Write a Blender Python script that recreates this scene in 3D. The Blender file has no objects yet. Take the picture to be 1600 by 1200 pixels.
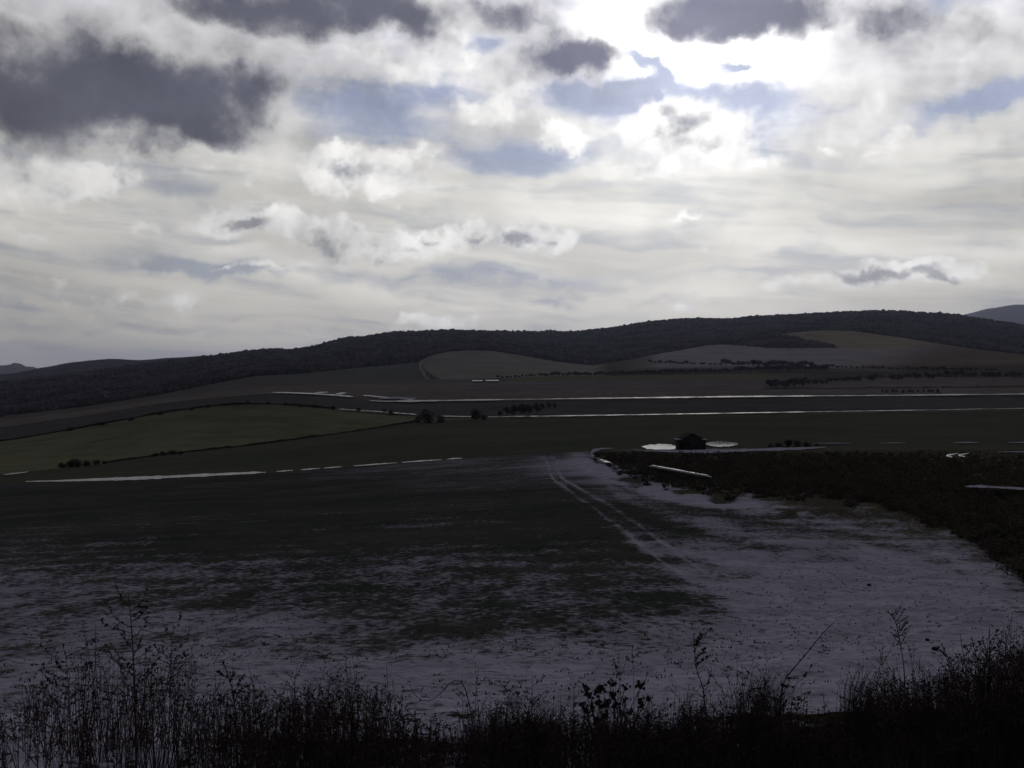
import bpy, math, random
import numpy as np

# ---------------------------------------------------------------- camera, world, sun, exposure
F = 1537.0            # focal length in pixels of the 1600 px wide photograph
HY = 590.0            # image row of the horizon
CZ = 40.0             # height of the eye above the valley datum
sc = bpy.context.scene
sc.view_settings.view_transform = 'Standard'
sc.view_settings.look = 'None'
sc.view_settings.exposure = -1.0
sc.view_settings.gamma = 1.0

ADDED_DECK = 0.38            # brightness of the added cloud out of frame, kept low to dim the ground

cam_d = bpy.data.cameras.new("camera")
cam = bpy.data.objects.new("camera", cam_d)
sc.collection.objects.link(cam)
cam.location = (0, 0, CZ)
cam.rotation_euler = (math.radians(90), 0, 0)
cam_d.sensor_width = 36
cam_d.lens = 36 * F / 1600
cam_d.shift_y = -(600 - HY) / 1600
cam_d.clip_start = 0.1
cam_d.clip_end = 60000
sc.camera = cam

def azel(px, py):
    u, v = (px - 800) / F, (HY - py) / F
    return math.atan(u), math.atan(v / math.hypot(1, u))
SUN_AZ, SUN_EL = azel(1085, 30)

sun_d = bpy.data.lights.new("sun", 'SUN')
sun_d.energy = 0.5
sun_d.angle = math.radians(12)
sun_d.color = (1.0, 0.95, 0.88)
sun = bpy.data.objects.new("sun", sun_d)
sc.collection.objects.link(sun)
sun.rotation_euler = (math.radians(90) - SUN_EL, 0, math.pi - SUN_AZ)   # shines from the sun's azimuth towards the camera

world = bpy.data.worlds.new("World")
sc.world = world
world.use_nodes = True
NT = world.node_tree
NT.nodes.clear()

class G:
    """small wrapper that chains shader nodes"""
    def __init__(self, nt): self.nt = nt
    def n(self, typ, ins=None, **props):
        nd = self.nt.nodes.new(typ)
        for k, v in props.items(): setattr(nd, k, v)
        for k, v in (ins or {}).items():
            s = nd.inputs[k]
            if isinstance(v, bpy.types.NodeSocket): self.nt.links.new(v, s)
            else: s.default_value = v
        return nd
    def m(self, op, a, b=0.0, c=0.0, clamp=False):
        return self.n('ShaderNodeMath', {0: a, 1: b, 2: c}, operation=op, use_clamp=clamp).outputs[0]
    def v(self, op, a, b=(0, 0, 0)):
        nd = self.n('ShaderNodeVectorMath', {0: a, 1: b}, operation=op)
        return nd.outputs['Value'] if op in ('DOT_PRODUCT', 'LENGTH') else nd.outputs['Vector']
    def vs(self, a, s):
        return self.n('ShaderNodeVectorMath', {0: a, 'Scale': s}, operation='SCALE').outputs['Vector']
    def mix(self, f, a, b):
        nd = self.n('ShaderNodeMix', data_type='RGBA')
        for sock, val in ((nd.inputs[0], f), (nd.inputs[6], a), (nd.inputs[7], b)):
            if isinstance(val, bpy.types.NodeSocket): self.nt.links.new(val, sock)
            else: sock.default_value = val if not isinstance(val, tuple) or len(val) == 4 else (*val, 1)
        return nd.outputs[2]
    def mr(self, x, a, b, c=0.0, d=1.0, smooth=True):
        return self.n('ShaderNodeMapRange', {'Value': x, 'From Min': a, 'From Max': b, 'To Min': c, 'To Max': d},
                      interpolation_type='SMOOTHSTEP' if smooth else 'LINEAR').outputs[0]
    def noise(self, vec, scale, detail=4.0, rough=0.55, dist=0.0):
        nd = self.n('ShaderNodeTexNoise', {'Vector': vec, 'Scale': scale, 'Detail': detail, 'Roughness': rough, 'Distortion': dist})
        return nd
    def ramp(self, x, stops):
        nd = self.n('ShaderNodeValToRGB', {0: x})
        el = nd.color_ramp.elements
        while len(el) < len(stops): el.new(0.5)
        for e, (p, c) in zip(el, stops):
            e.position = p; e.color = (*c, 1)
        return nd.outputs[0]

g = G(NT)
D = g.v('NORMALIZE', g.n('ShaderNodeTexCoord').outputs['Generated'])
sep = g.n('ShaderNodeSeparateXYZ', {0: D})
AZ = g.m('MULTIPLY', g.m('ARCTAN2', sep.outputs[0], sep.outputs[1]), F)
EL = g.m('MULTIPLY', g.m('ARCSINE', sep.outputs[2]), F)
P0 = g.n('ShaderNodeCombineXYZ', {0: AZ, 1: EL}).outputs[0]
def warp(scale, amp, detail=3.0):
    c = g.noise(D, scale, detail, 0.6).outputs['Color']
    return g.vs(g.v('SUBTRACT', c, (0.5, 0.5, 0.5)), amp)
W1 = warp(7.0, 150.0)
W2 = warp(34.0, 54.0, 6.0)
P = g.v('ADD', P0, g.v('ADD', W1, W2))
PS = g.v('ADD', P0, g.v('ADD', g.vs(W1, 0.22), W2))      # gently warped, for the small low clouds
def blobs(vec, lst, grow=1.0):
    """each blob: px, py, rx, ry, angle in degrees, weight -- turned into azimuth and elevation"""
    tot = None
    for (px, py, rx, ry, ang, w) in lst:
        a, e = azel(px, py)
        mp = g.n('ShaderNodeMapping', {'Vector': vec, 'Location': (a * F, e * F, 0), 'Rotation': (0, 0, math.radians(ang)),
                                       'Scale': (rx * grow, ry * grow, 1000)}, vector_type='TEXTURE').outputs[0]
        s = g.n('ShaderNodeTexGradient', {'Vector': mp}, gradient_type='SPHERICAL').outputs['Fac']
        tot = g.m('MULTIPLY', s, w) if tot is None else g.m('MULTIPLY_ADD', s, w, tot)
    return tot

dark_blobs = [
    (50, 124, 170, 102, 0, 1.05), (170, 142, 225, 92, -4, 1.2), (290, 150, 180, 76, -6, .95), (385, 148, 110, 46, -4, .6), (310, 200, 90, 38, -20, .65),
    (340, -5, 150, 56, 0, 1.0), (480, 15, 190, 62, -3, 1.2), (620, 20, 120, 55, 0, 1.0), (520, 50, 90, 36, 0, .6), (820, 22, 90, 40, -12, .8),
    (775, -10, 120, 50, 0, .8), (860, 96, 130, 52, -2, 1.7), (905, 104, 70, 38, 0, 1.0),
    (1140, 12, 150, 62, 3, 1.35), (1090, 40, 90, 40, 0, .7), (1200, 40, 80, 42, 0, .9), (1190, 0, 130, 55, 0, .5),
    (1370, 20, 120, 55, -18, .9), (1430, 55, 110, 50, -20, .8), (1340, 100, 70, 30, 0, .35),
    (222, 228, 46, 20, 0, .55), (100, 20, 130, 45, 0, .35), (1580, 80, 80, 40, 0, .3),
]
white_blobs = [
    (60, 285, 110, 38, 4, 1.0), (150, 270, 90, 38, 0, .8), (20, 250, 90, 38, 0, .6),
    (560, 262, 120, 46, -8, 1.15), (520, 258, 70, 32, 0, .6), (630, 285, 60, 22, -10, .6), (650, 240, 70, 20, 0, .5),
    (400, 345, 115, 30, 2, 1.0), (240, 357, 46, 20, 0, .8), (510, 365, 110, 40, -10, .9), (570, 385, 90, 32, 0, .8), (350, 350, 60, 25, 0, .5),
    (680, 378, 90, 30, 4, .95), (735, 360, 42, 34, 0, .8), (640, 385, 60, 22, 0, .5), (825, 368, 90, 34, -2, 1.0), (870, 375, 56, 24, 0, .6),
    (1070, 200, 115, 52, 0, 1.3), (1100, 228, 80, 40, 0, .7), (1010, 210, 70, 30, 10, .7), (1090, 258, 150, 20, 6, .8), (1210, 258, 80, 15, 0, .8), (1020, 268, 60, 18, 0, .5),
    (760, 178, 75, 28, -4, .9), (880, 215, 55, 32, 0, .9), (860, 190, 60, 20, 0, .4), (800, 130, 90, 40, 0, .4),
    (1415, 205, 36, 11, 3, .9), (1298, 238, 24, 10, 0, .9), (1362, 232, 18, 9, 0, .7), (1075, 343, 50, 9, 2, .7),
    (1410, 424, 100, 24, 0, 1.2), (1345, 432, 70, 20, 10, .9), (1500, 424, 60, 15, -8, .9), (1240, 441, 60, 12, 4, .7), (1480, 438, 50, 12, -14, .4),
    (690, 497, 75, 16, 4, .85), (1062, 479, 36, 9, 0, .7), (440, 412, 60, 12, 0, .75), (505, 410, 26, 11, 0, .5), (360, 413, 60, 10, 0, .5),
    (40, 368, 46, 14, 0, .6), (230, 465, 120, 18, 4, .45), (90, 440, 70, 20, 0, .35), (600, 100, 160, 60, -5, .5), (700, 60, 90, 60, 0, .4), (120, 90, 60, 30, 0, .4),
]
core_blobs = [  # grey undersides inside the small white clouds
    (545, 266, 62, 22, 0, 1.0), (390, 348, 62, 13, 8, 1.0), (668, 374, 34, 8, 0, .8), (640, 390, 40, 10, 0, .6), (808, 371, 46, 15, 0, 1.0),
    (1066, 188, 66, 24, 0, .85), (1080, 228, 60, 18, 0, .5), (1030, 212, 50, 14, 0, .5), (1330, 428, 40, 14, 0, 1.0), (1380, 424, 42, 14, 0, 1.0), (1440, 427, 52, 13, 0, 1.1), (1485, 438, 44, 9, -10, 1.2),
    (860, 374, 20, 8, 0, .6), (700, 494, 36, 7, 0, .7), (220, 290, 60, 20, 0, .5), (740, 370, 30, 8, 0, .5), (900, 215, 30, 14, 0, .4),
]
blue_blobs = [  # thin spots where the blue shows
    (570, 165, 130, 34, 4, .75), (700, 150, 90, 36, 0, .8), (745, 55, 46, 30, 0, .9), (950, 165, 190, 42, -6, 1.15), (1085, 158, 130, 40, 0, 1.2), (1210, 165, 130, 34, 8, 1.0), (900, 235, 200, 44, 0, .6), (1170, 215, 150, 44, 0, .7), (1330, 175, 150, 22, 10, .5),
    (985, 85, 30, 16, -30, 1.0), (1010, 102, 34, 20, -35, 1.2), (1040, 124, 34, 18, -40, 1.2), (1150, 112, 44, 14, 0, 1.0), (1165, 118, 24, 8, 0, .6), (1590, 142, 150, 34, 14, 1.0), (1470, 172, 170, 28, 12, .8), (1480, 8, 80, 32, -4, 1.5),
    (620, 215, 170, 28, 0, .55), (800, 262, 160, 30, 0, .75), (620, 190, 220, 40, 4, .5), (310, 408, 95, 24, -4, 1.0), (390, 415, 80, 16, 0, .6), (650, 425, 200, 16, 3, .35), (900, 430, 260, 22, -3, .5),
    (640, 480, 120, 22, 0, .6), (860, 466, 46, 12, 0, .75), (1050, 462, 120, 12, 2, .6), (830, 490, 150, 14, 0, .45), (400, 500, 220, 12, 4, .4), (150, 520, 200, 14, 2, .4),
    (800, 295, 110, 12, 0, .35), (420, 105, 80, 30, 0, .35), (1150, 430, 120, 14, 0, .5), (60, 480, 120, 12, 0, .3), (1300, 470, 220, 14, 0, .3), (900, 140, 60, 26, 0, .6),
]
Sd = blobs(P, dark_blobs, 1.09)
Sw = blobs(PS, white_blobs, 1.08)
Sc = blobs(PS, core_blobs)
Sb = blobs(g.v('ADD', P0, g.v('ADD', g.vs(W1, 0.6), W2)), blue_blobs)
DW = g.v('ADD', D, g.vs(W2, 0.00035))
def fbm(vec, scale, detail=7.0, rough=0.56):
    return g.m('SUBTRACT', g.noise(vec, scale, detail, rough).outputs['Fac'], 0.5)
sdir = (math.sin(SUN_AZ) * math.cos(SUN_EL), math.cos(SUN_AZ) * math.cos(SUN_EL), math.sin(SUN_EL))
fb = fbm(DW, 13.0)
lift = g.v('ADD', DW, g.vs(g.v('SUBTRACT', sdir, D), 0.05))
lift = g.v('ADD', lift, (0.0, 0.0, 0.008))
fbl = fbm(lift, 13.0)
relief = g.m('SUBTRACT', fb, fbl)                                    # lit edges face the sun and the zenith
fb2 = fbm(D, 48.0, 5.0, 0.55)
cosang = g.v('DOT_PRODUCT', D, sdir)
ang = g.m('ARCCOSINE', g.m('MINIMUM', cosang, 1.0))                 # angle to the sun, radians
glow1 = g.m('EXPONENT', g.m('MULTIPLY', g.m('POWER', g.m('DIVIDE', ang, 0.098), 2.0), -1.0))
glow2 = g.m('EXPONENT', g.m('DIVIDE', ang, -0.30))
# thin high veil drawn out in long streaks
st = g.n('ShaderNodeCombineXYZ', {0: g.m('MULTIPLY', AZ, 0.0026), 1: g.m('MULTIPLY_ADD', AZ, 0.0012, g.m('MULTIPLY', EL, 0.0165)), 2: 3.3}).outputs[0]
st = g.v('ADD', st, g.vs(W1, 0.004))
stn = g.m('SUBTRACT', g.noise(st, 1.0, 5.0, 0.5, 0.3).outputs['Fac'], 0.5)
stb = g.m('SUBTRACT', g.noise(g.v('ADD', st, (7, 3, 1)), 0.8, 4.0, 0.5).outputs['Fac'], 0.5)
away = g.m('MAXIMUM', g.mr(EL, 640, 1150), g.mr(g.m('ABSOLUTE', AZ), 900, 1700))   # where the added dim cloud lies, overhead and behind
veil_b = g.mr(glow2, 0.02, 0.45, 1.20, 1.62, smooth=False)
high = g.mr(EL, 150, 480)
veil_b = g.m('MULTIPLY', veil_b, g.m('MULTIPLY_ADD', stb, 1.25, g.m('MULTIPLY_ADD', g.m('MULTIPLY', g.m('ADD', fb, relief), high), 0.9, 1.0)))
veil = g.vs(g.ramp(g.mr(EL, 0, 700), [(0.0, (1.14, 1.07, .93)), (0.13, (1.04, 1.0, .91)), (0.35, (.98, .96, .885)), (.62, (.94, .93, .92)), (1, (.93, .92, .99))]), veil_b)
sky = g.n('ShaderNodeTexSky', sky_type='NISHITA', sun_disc=False, sun_elevation=SUN_EL, sun_rotation=SUN_AZ,
          air_density=1.0, dust_density=0.3, ozone_density=4.0)
skyc = g.vs(sky.outputs[0], 0.1 * 1.2)
blue = g.mix(0.8, skyc, g.vs(g.ramp(g.mr(EL, 0, 450), [(0, (.50, .53, .62)), (1, (.41, .49, .78))]), g.m('MULTIPLY_ADD', glow2, 0.9, 1.0)))
bgap = g.mr(g.m('ADD', g.m('MULTIPLY', Sb, 1.5), g.m('ADD', g.m('MULTIPLY', stn, -3.2), g.m('MULTIPLY', fb, -1.5))), 0.0, 1.35, 0.0, 0.95)
band = g.m('MULTIPLY', g.mr(g.m('SUBTRACT', g.noise(g.v('ADD', st, (1.7, 9.2, 4.0)), 1.5, 6.0, 0.55, 0.4).outputs['Fac'], 0.5), -0.02, 0.20), g.mr(EL, 420, 240, 0.22, 0.55))
veil = g.mix(band, veil, g.vs(g.mix(0.5, (.60, .63, .68), (.54, .60, .74)), g.m('MULTIPLY_ADD', glow2, 0.9, 0.84)))
blue = g.vs(blue, g.m('MULTIPLY_ADD', stn, 0.9, g.m('MULTIPLY_ADD', fb, 0.9, 1.04)))
base = g.mix(g.m('MULTIPLY', bgap, 0.80), veil, blue)
gl = g.n('ShaderNodeCombineXYZ', {0: g.m('MULTIPLY', glow1, 3.4), 1: g.m('MULTIPLY', glow1, 3.35), 2: g.m('MULTIPLY', glow1, 3.2)}).outputs[0]
base = g.v('ADD', base, g.vs(gl, g.m('SUBTRACT', 1.0, g.m('MULTIPLY', bgap, 0.93))))
# white cumulus
dw = g.m('ADD', g.m('MULTIPLY', Sw, 1.55), g.m('ADD', g.m('MULTIPLY', fb, 1.8), g.m('MULTIPLY_ADD', fb2, 2.0, -0.34)))
aw = g.m('MULTIPLY', g.mr(dw, -0.08, 0.78), g.mr(EL, 60, 230, 0.80, 0.96))
cb = g.m('MULTIPLY_ADD', glow2, 1.5, 1.45)
wcore = g.mr(g.m('ADD', g.m('MULTIPLY', Sc, 1.5), g.m('MULTIPLY_ADD', fb2, 1.6, g.m('MULTIPLY', relief, -3.2))), 0.10, 1.45)
wcol = g.vs(g.mix(wcore, (1.0, .985, .955), (.40, .405, .43)), g.m('MULTIPLY', cb, g.m('MULTIPLY_ADD', relief, 1.6, 0.92)))
base = g.mix(aw, base, wcol)
# heavy dark cumulus with lit rims
dd = g.m('ADD', g.m('MULTIPLY', g.m('POWER', Sd, 0.75), 1.30), g.m('ADD', g.m('MULTIPLY', fb, 2.5), g.m('MULTIPLY_ADD', fb2, 0.7, -0.22)))
ad = g.m('MULTIPLY', g.mr(dd, -0.14, 1.0, 0.0, 0.97), g.mr(Sd, 0.0, 0.30))
dcore = g.mr(g.m('MULTIPLY_ADD', relief, -2.8, dd), -0.05, 1.45)
dcol = g.mix(dcore, g.vs(g.mix(0.5, (1.0, .99, .98), (1.0, .99, .98)), g.m('MULTIPLY_ADD', glow2, 2.0, 0.72)),
             g.vs(g.mix(0.0, (.142, .146, .196), (0, 0, 0)), g.m('MULTIPLY_ADD', glow2, 2.4, g.m('MULTIPLY_ADD', fb, -1.6, g.m('MULTIPLY_ADD', relief, 1.6, 0.66)))))
base = g.mix(ad, base, dcol)
# unseen dark cloud overhead and behind, added to cut light on the ground
added_deck = g.vs(g.mix(g.mr(fb, -0.2, 0.25), (.17, .175, .215), (.27, .275, .32)), ADDED_DECK)
base = g.mix(away, base, added_deck)
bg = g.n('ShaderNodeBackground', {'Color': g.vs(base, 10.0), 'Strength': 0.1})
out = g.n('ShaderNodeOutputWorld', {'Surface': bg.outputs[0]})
world.cycles.sampling_method = 'MANUAL'
world.cycles.sample_map_resolution = 1024

# ---------------------------------------------------------------- helpers
rng = np.random.default_rng(11)
random.seed(5)

def hash2(ix, iy, seed):
    h = (ix.astype(np.int64) * 374761393 + iy.astype(np.int64) * 668265263 + seed * 1442695041) & 0xffffffff
    h = ((h ^ (h >> 13)) * 1274126177) & 0xffffffff
    return ((h ^ (h >> 16)) & 0xffff) / 65535.0

def vnoise(x, y, seed=0):
    x0, y0 = np.floor(x), np.floor(y)
    fx, fy = x - x0, y - y0
    fx, fy = fx * fx * (3 - 2 * fx), fy * fy * (3 - 2 * fy)
    a, b = hash2(x0, y0, seed), hash2(x0 + 1, y0, seed)
    c, d = hash2(x0, y0 + 1, seed), hash2(x0 + 1, y0 + 1, seed)
    return (a + (b - a) * fx) * (1 - fy) + (c + (d - c) * fx) * fy - 0.5

def nfbm(x, y, seed=0, octs=4, gain=0.5):
    t, a, s = 0, 1.0, 1.0
    for i in range(octs):
        t = t + a * vnoise(x * s + i * 17.3, y * s - i * 9.1, seed + i)
        a *= gain; s *= 2.03
    return t

def sstep(a, b, x):
    t = np.clip((x - a) / (b - a), 0, 1)
    return t * t * (3 - 2 * t)

def mesh_np(name, verts, faces, mat=None, smooth=True, attrs=None, parent=None):
    """verts Nx3, faces MxK (all with K corners) -> one linked mesh object"""
    me = bpy.data.meshes.new(name)
    verts = np.ascontiguousarray(verts, dtype=np.float32)
    faces = np.ascontiguousarray(faces, dtype=np.int32)
    k = faces.shape[1]
    me.vertices.add(len(verts)); me.vertices.foreach_set('co', verts.ravel())
    me.loops.add(faces.size); me.loops.foreach_set('vertex_index', faces.ravel())
    me.polygons.add(len(faces))
    me.polygons.foreach_set('loop_start', np.arange(0, faces.size, k, dtype=np.int32))
    me.polygons.foreach_set('use_smooth', np.full(len(faces), smooth))
    for nm, (typ, dat) in (attrs or {}).items():
        at = me.attributes.new(nm, typ, 'POINT')
        at.data.foreach_set('color' if typ == 'FLOAT_COLOR' else 'value', np.ascontiguousarray(dat, dtype=np.float32).ravel())
    me.update(calc_edges=True)
    if mat: me.materials.append(mat)
    o = bpy.data.objects.new(name, me)
    sc.collection.objects.link(o)
    if parent: o.parent = parent
    return o

def tag(o, label=None, cat=None, group=None, kind=None):
    if label: o['label'] = label
    if cat: o['category'] = cat
    if group: o['group'] = group
    if kind: o['kind'] = kind
    return o

def empty(name, loc, rz=0.0):
    o = bpy.data.objects.new(name, None)
    sc.collection.objects.link(o)
    o.location = loc; o.rotation_euler = (0, 0, rz)
    o.empty_display_size = 0.2
    return o

def copy_tree(o, parent=None):
    c = o.copy(); sc.collection.objects.link(c)
    if parent: c.parent = parent
    for ch in list(o.children): copy_tree(ch, c)
    return c

def new_mat(name):
    m = bpy.data.materials.new(name); m.use_nodes = True
    m.node_tree.nodes.clear()
    h = G(m.node_tree)
    bs = h.n('ShaderNodeBsdfPrincipled', {'Roughness': 0.9})
    bs.inputs['Specular IOR Level'].default_value = 0.0
    h.n('ShaderNodeOutputMaterial', {'Surface': bs.outputs[0]})
    h.pos = h.n('ShaderNodeNewGeometry').outputs['Position']
    return m, h, bs
def put(h, sock, val): h.nt.links.new(val, sock)

# ---------------------------------------------------------------- terrain: rows traced at their own distances
def curve(pts):
    xs, ys = zip(*pts)
    def f(px):
        px = np.asarray(px, dtype=float)
        t = 0
        for k, w in ((-24, .2), (-12, .2), (0, .2), (12, .2), (24, .2)):
            t = t + w * np.interp(px + k, xs, ys)
        return t
    return f
def curve_sharp(pts):
    xs, ys = zip(*pts)
    return lambda px: np.interp(px, xs, ys)
const = lambda v: (lambda px: np.full(np.shape(px), float(v)))

yE = curve([(-400, 780), (0, 757), (130, 750), (410, 739), (560, 728), (740, 715), (850, 708), (920, 705.5), (1000, 704.5), (1400, 703), (2000, 702)])
yH = curve([(-400, 765), (0, 741), (100, 731), (140, 727), (240, 712), (400, 695), (560, 673), (640, 660), (700, 656), (860, 653), (1000, 651.5), (1300, 646.5), (1560, 642), (2000, 637)])
yG = curve([(-400, 725), (0, 690), (130, 668), (250, 645), (340, 633), (400, 630), (440, 631.5), (520, 638), (600, 645), (650, 650), (700, 653), (860, 651), (1000, 649.5), (1300, 644.5), (1560, 640), (2000, 635)])
yK = curve([(-400, 690), (0, 668), (130, 650), (250, 630), (350, 620), (430, 614), (530, 618), (600, 627), (700, 627), (860, 625), (1150, 621), (1600, 617), (2000, 614)])
yL = curve([(-400, 672), (0, 657), (130, 642), (250, 623), (400, 604), (540, 600), (640, 598.5), (740, 597), (850, 594.5), (1000, 592.5), (1150, 589.5), (1250, 597), (1400, 590), (1600, 588), (2000, 588)])
yM = curve([(-400, 668), (0, 653), (130, 638), (250, 619), (400, 598), (540, 592), (640, 592), (740, 592), (800, 591), (900, 588.5), (1000, 587), (1150, 583), (1250, 581), (1400, 580), (1600, 580), (2000, 584)])
yN = curve_sharp([(-400, 664), (0, 650), (130, 636), (250, 617), (330, 601), (400, 588), (462, 585), (500, 581), (575, 573), (640, 567), (655, 564), (668, 557), (685, 552), (700, 549), (737, 546), (770, 546.6), (812, 553.5),
                  (869, 564), (925, 570), (981, 562), (1051, 548), (1100, 540), (1150, 536), (1185, 529), (1209, 522.5), (1240, 519), (1272, 517.5), (1334, 519), (1412, 529), (1490, 542), (1600, 557), (2000, 592)])
yS = curve_sharp([(-400, 640), (0, 598), (78, 589), (156, 578), (250, 567), (330, 559), (375, 553), (390, 550.5), (437, 547.5), (447, 549.5), (469, 546.5), (500, 540), (525, 533), (540, 529.5), (575, 526), (620, 519.5), (687, 518), (800, 519.5),
                  (897, 519.5), (939, 515), (981, 508.5), (1023, 504.5), (1065, 501.7), (1150, 501), (1162, 498.6), (1256, 493), (1366, 486.5), (1412, 487.6), (1444, 492), (1491, 495.5), (1537, 501.7), (1600, 512), (1750, 540), (2000, 560)])

dE = const(152); dE2 = const(163)
dH = curve([(-400, 230), (0, 250), (300, 300), (560, 380), (700, 440), (2000, 460)])
dG = curve([(-400, 360), (0, 400), (300, 440), (560, 450), (700, 452), (2000, 474)])
dK = curve([(-400, 620), (0, 680), (600, 690), (2000, 740)])
dL = curve([(-400, 900), (400, 950), (1000, 1000), (2000, 1000)])
dM = curve([(-400, 1000), (400, 1100), (1000, 1120), (2000, 1120)])
dN = curve([(-400, 1060), (0, 1100), (400, 1220), (640, 1400), (740, 1520), (925, 1500), (1100, 1650), (1272, 1850), (1500, 1700), (2000, 1500)])
dS = curve([(-400, 2000), (0, 2300), (400, 2700), (800, 2700), (1366, 2900), (2000, 2600)])

UMAX = 0.96
NC = 1000
U = np.linspace(-UMAX, UMAX, NC)
PX = 800 + F * U

# near field: distance as a function of how far up the strip one is
NEAR_W = np.array([0, .06, .12, .20, .284, .40, .529, .65, .775, .848, .922, .966, 1.0])
NEAR_D = np.array([9.5, 10.4, 11.5, 13.0, 15.2, 18.3, 24, 31, 43, 58, 85, 115, 152.0])

def wobble(x, y):
    """real unevenness of the ground, in metres"""
    d = np.hypot(x, y)
    near = np.clip(1 - d / 200, 0, 1)
    z = 0.10 * nfbm(x / 9, y / 9, 3, 3) * sstep(6, 14, d)
    z = z + 0.16 * nfbm(x / 1.5, y / 1.5, 9, 3, 0.6) * near ** 2 * 0.40
    z = z + 0.055 * nfbm(x / 0.28, y / 0.34, 21, 2, 0.6) * np.clip(1 - d / 45, 0, 1)
    z = z + 0.16 * nfbm(x / 0.9, y / 0.8, 14, 3) * sstep(3.3, 4.6, d) * sstep(9.5, 7.5, d)
    far = sstep(760, 1100, d)
    z = z + far * (1.6 * nfbm(x / 130, y / 130, 31, 3)) + sstep(1200, 1900, d) * 7.0 * nfbm(x / 260, y / 260, 35, 3)
    return z * np.where(d < 150, 1.0, np.where(d < 190, 0.5, 1.0))

def strip_pts(ya, da, yb, db, n, px=None, pw=1.0, table=None):
    px = PX if px is None else px
    t = np.linspace(0, 1, n)[:, None]
    a, b = ya(px)[None, :], yb(px)[None, :]
    if table is not None:
        y = a + (b - a) * t
        dd = np.interp(t, table[0], table[1]) + 0 * y
    else:
        y = a + (b - a) * t
        dd = da(px)[None, :] * (db(px)[None, :] / da(px)[None, :]) ** (t ** pw)
    return y, dd

rows_y, rows_d, rows_k = [], [], []
def add_rows(key, y, d):
    rows_y.append(y); rows_d.append(d); rows_k.append((key, y.shape[0]))
yC = const(HY + 3.25 / 9.5 * F)
# the bank the camera stands on, then the drop to the field
bank_prof = [(3.0, -1.72), (3.8, -1.80), (4.6, -1.92), (5.4, -2.05), (6.4, -2.42), (7.6, -2.88), (8.6, -3.12), (9.5, -3.25)]
bd = np.linspace(3.0, 9.5, 74)
bz = np.interp(bd, *zip(*bank_prof))
add_rows('bank', np.repeat((HY - bz / bd * F)[:, None], NC, 1), np.repeat(bd[:, None], NC, 1))
add_rows('snowy_field', *strip_pts(yC, const(9.5), yE, dE, 420, table=(NEAR_W, NEAR_D)))
add_rows('pasture', *strip_pts(yE, dE, yH, dH, 50))
add_rows('green_hill', *strip_pts(yH, dH, yG, dG, 50))
add_rows('meadow', *strip_pts(yG, dG, yK, dK, 30))
add_rows('ploughed_field', *strip_pts(yK, dK, yL, dL, 34))
add_rows('grass_strip', *strip_pts(yL, dL, yM, dM, 12))
add_rows('hill_fields', *strip_pts(yM, dM, yN, dN, 60))
add_rows('wooded_hill', *strip_pts(yN, dN, yS, dS, 70))

HF_Y, HF_D, HF_Z, HF_X = [], [], [], []
for y, d in zip(rows_y, rows_d):
    X = U[None, :] * d
    Z = (HY - y) / F * d + wobble(X, d)
    HF_Y.append(y); HF_D.append(d); HF_X.append(X); HF_Z.append(Z)
for i in range(1, len(HF_Z)):                 # neighbouring strips share their seam exactly
    HF_D[i][0] = HF_D[i - 1][-1]; HF_X[i][0] = HF_X[i - 1][-1]; HF_Z[i][0] = HF_Z[i - 1][-1]
ALL_D = np.concatenate(HF_D); ALL_Z = np.concatenate(HF_Z); ALL_X = np.concatenate(HF_X)
STRIP_START = np.cumsum([0] + [z.shape[0] for z in HF_Z])

def ground_z(x, y):
    """height (relative to the eye) of the ground under world x, y"""
    u = x / max(y, 0.5)
    c = int(np.clip(round((u + UMAX) / (2 * UMAX) * (NC - 1)), 0, NC - 1))
    return float(np.interp(y, ALL_D[:, c], ALL_Z[:, c]))
def at(px, py):
    """first point of the ground that shows at that image position"""
    c = int(np.clip(round(((px - 800) / F + UMAX) / (2 * UMAX) * (NC - 1)), 0, NC - 1))
    row = HY - ALL_Z[:, c] / ALL_D[:, c] * F
    k = np.argmax(row <= py)
    if k == 0: k = len(row) - 1
    t = (row[k - 1] - py) / max(row[k - 1] - row[k], 1e-6)
    d = ALL_D[k - 1, c] * (1 - t) + ALL_D[k, c] * t
    z = ALL_Z[k - 1, c] * (1 - t) + ALL_Z[k, c] * t
    return ((px - 800) / F * d, d, z)

def grid_faces(nr, nc):
    i = np.arange((nr - 1) * nc).reshape(nr - 1, nc)[:, :-1].ravel()
    return np.stack([i, i + 1, i + nc + 1, i + nc], 1)

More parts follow.
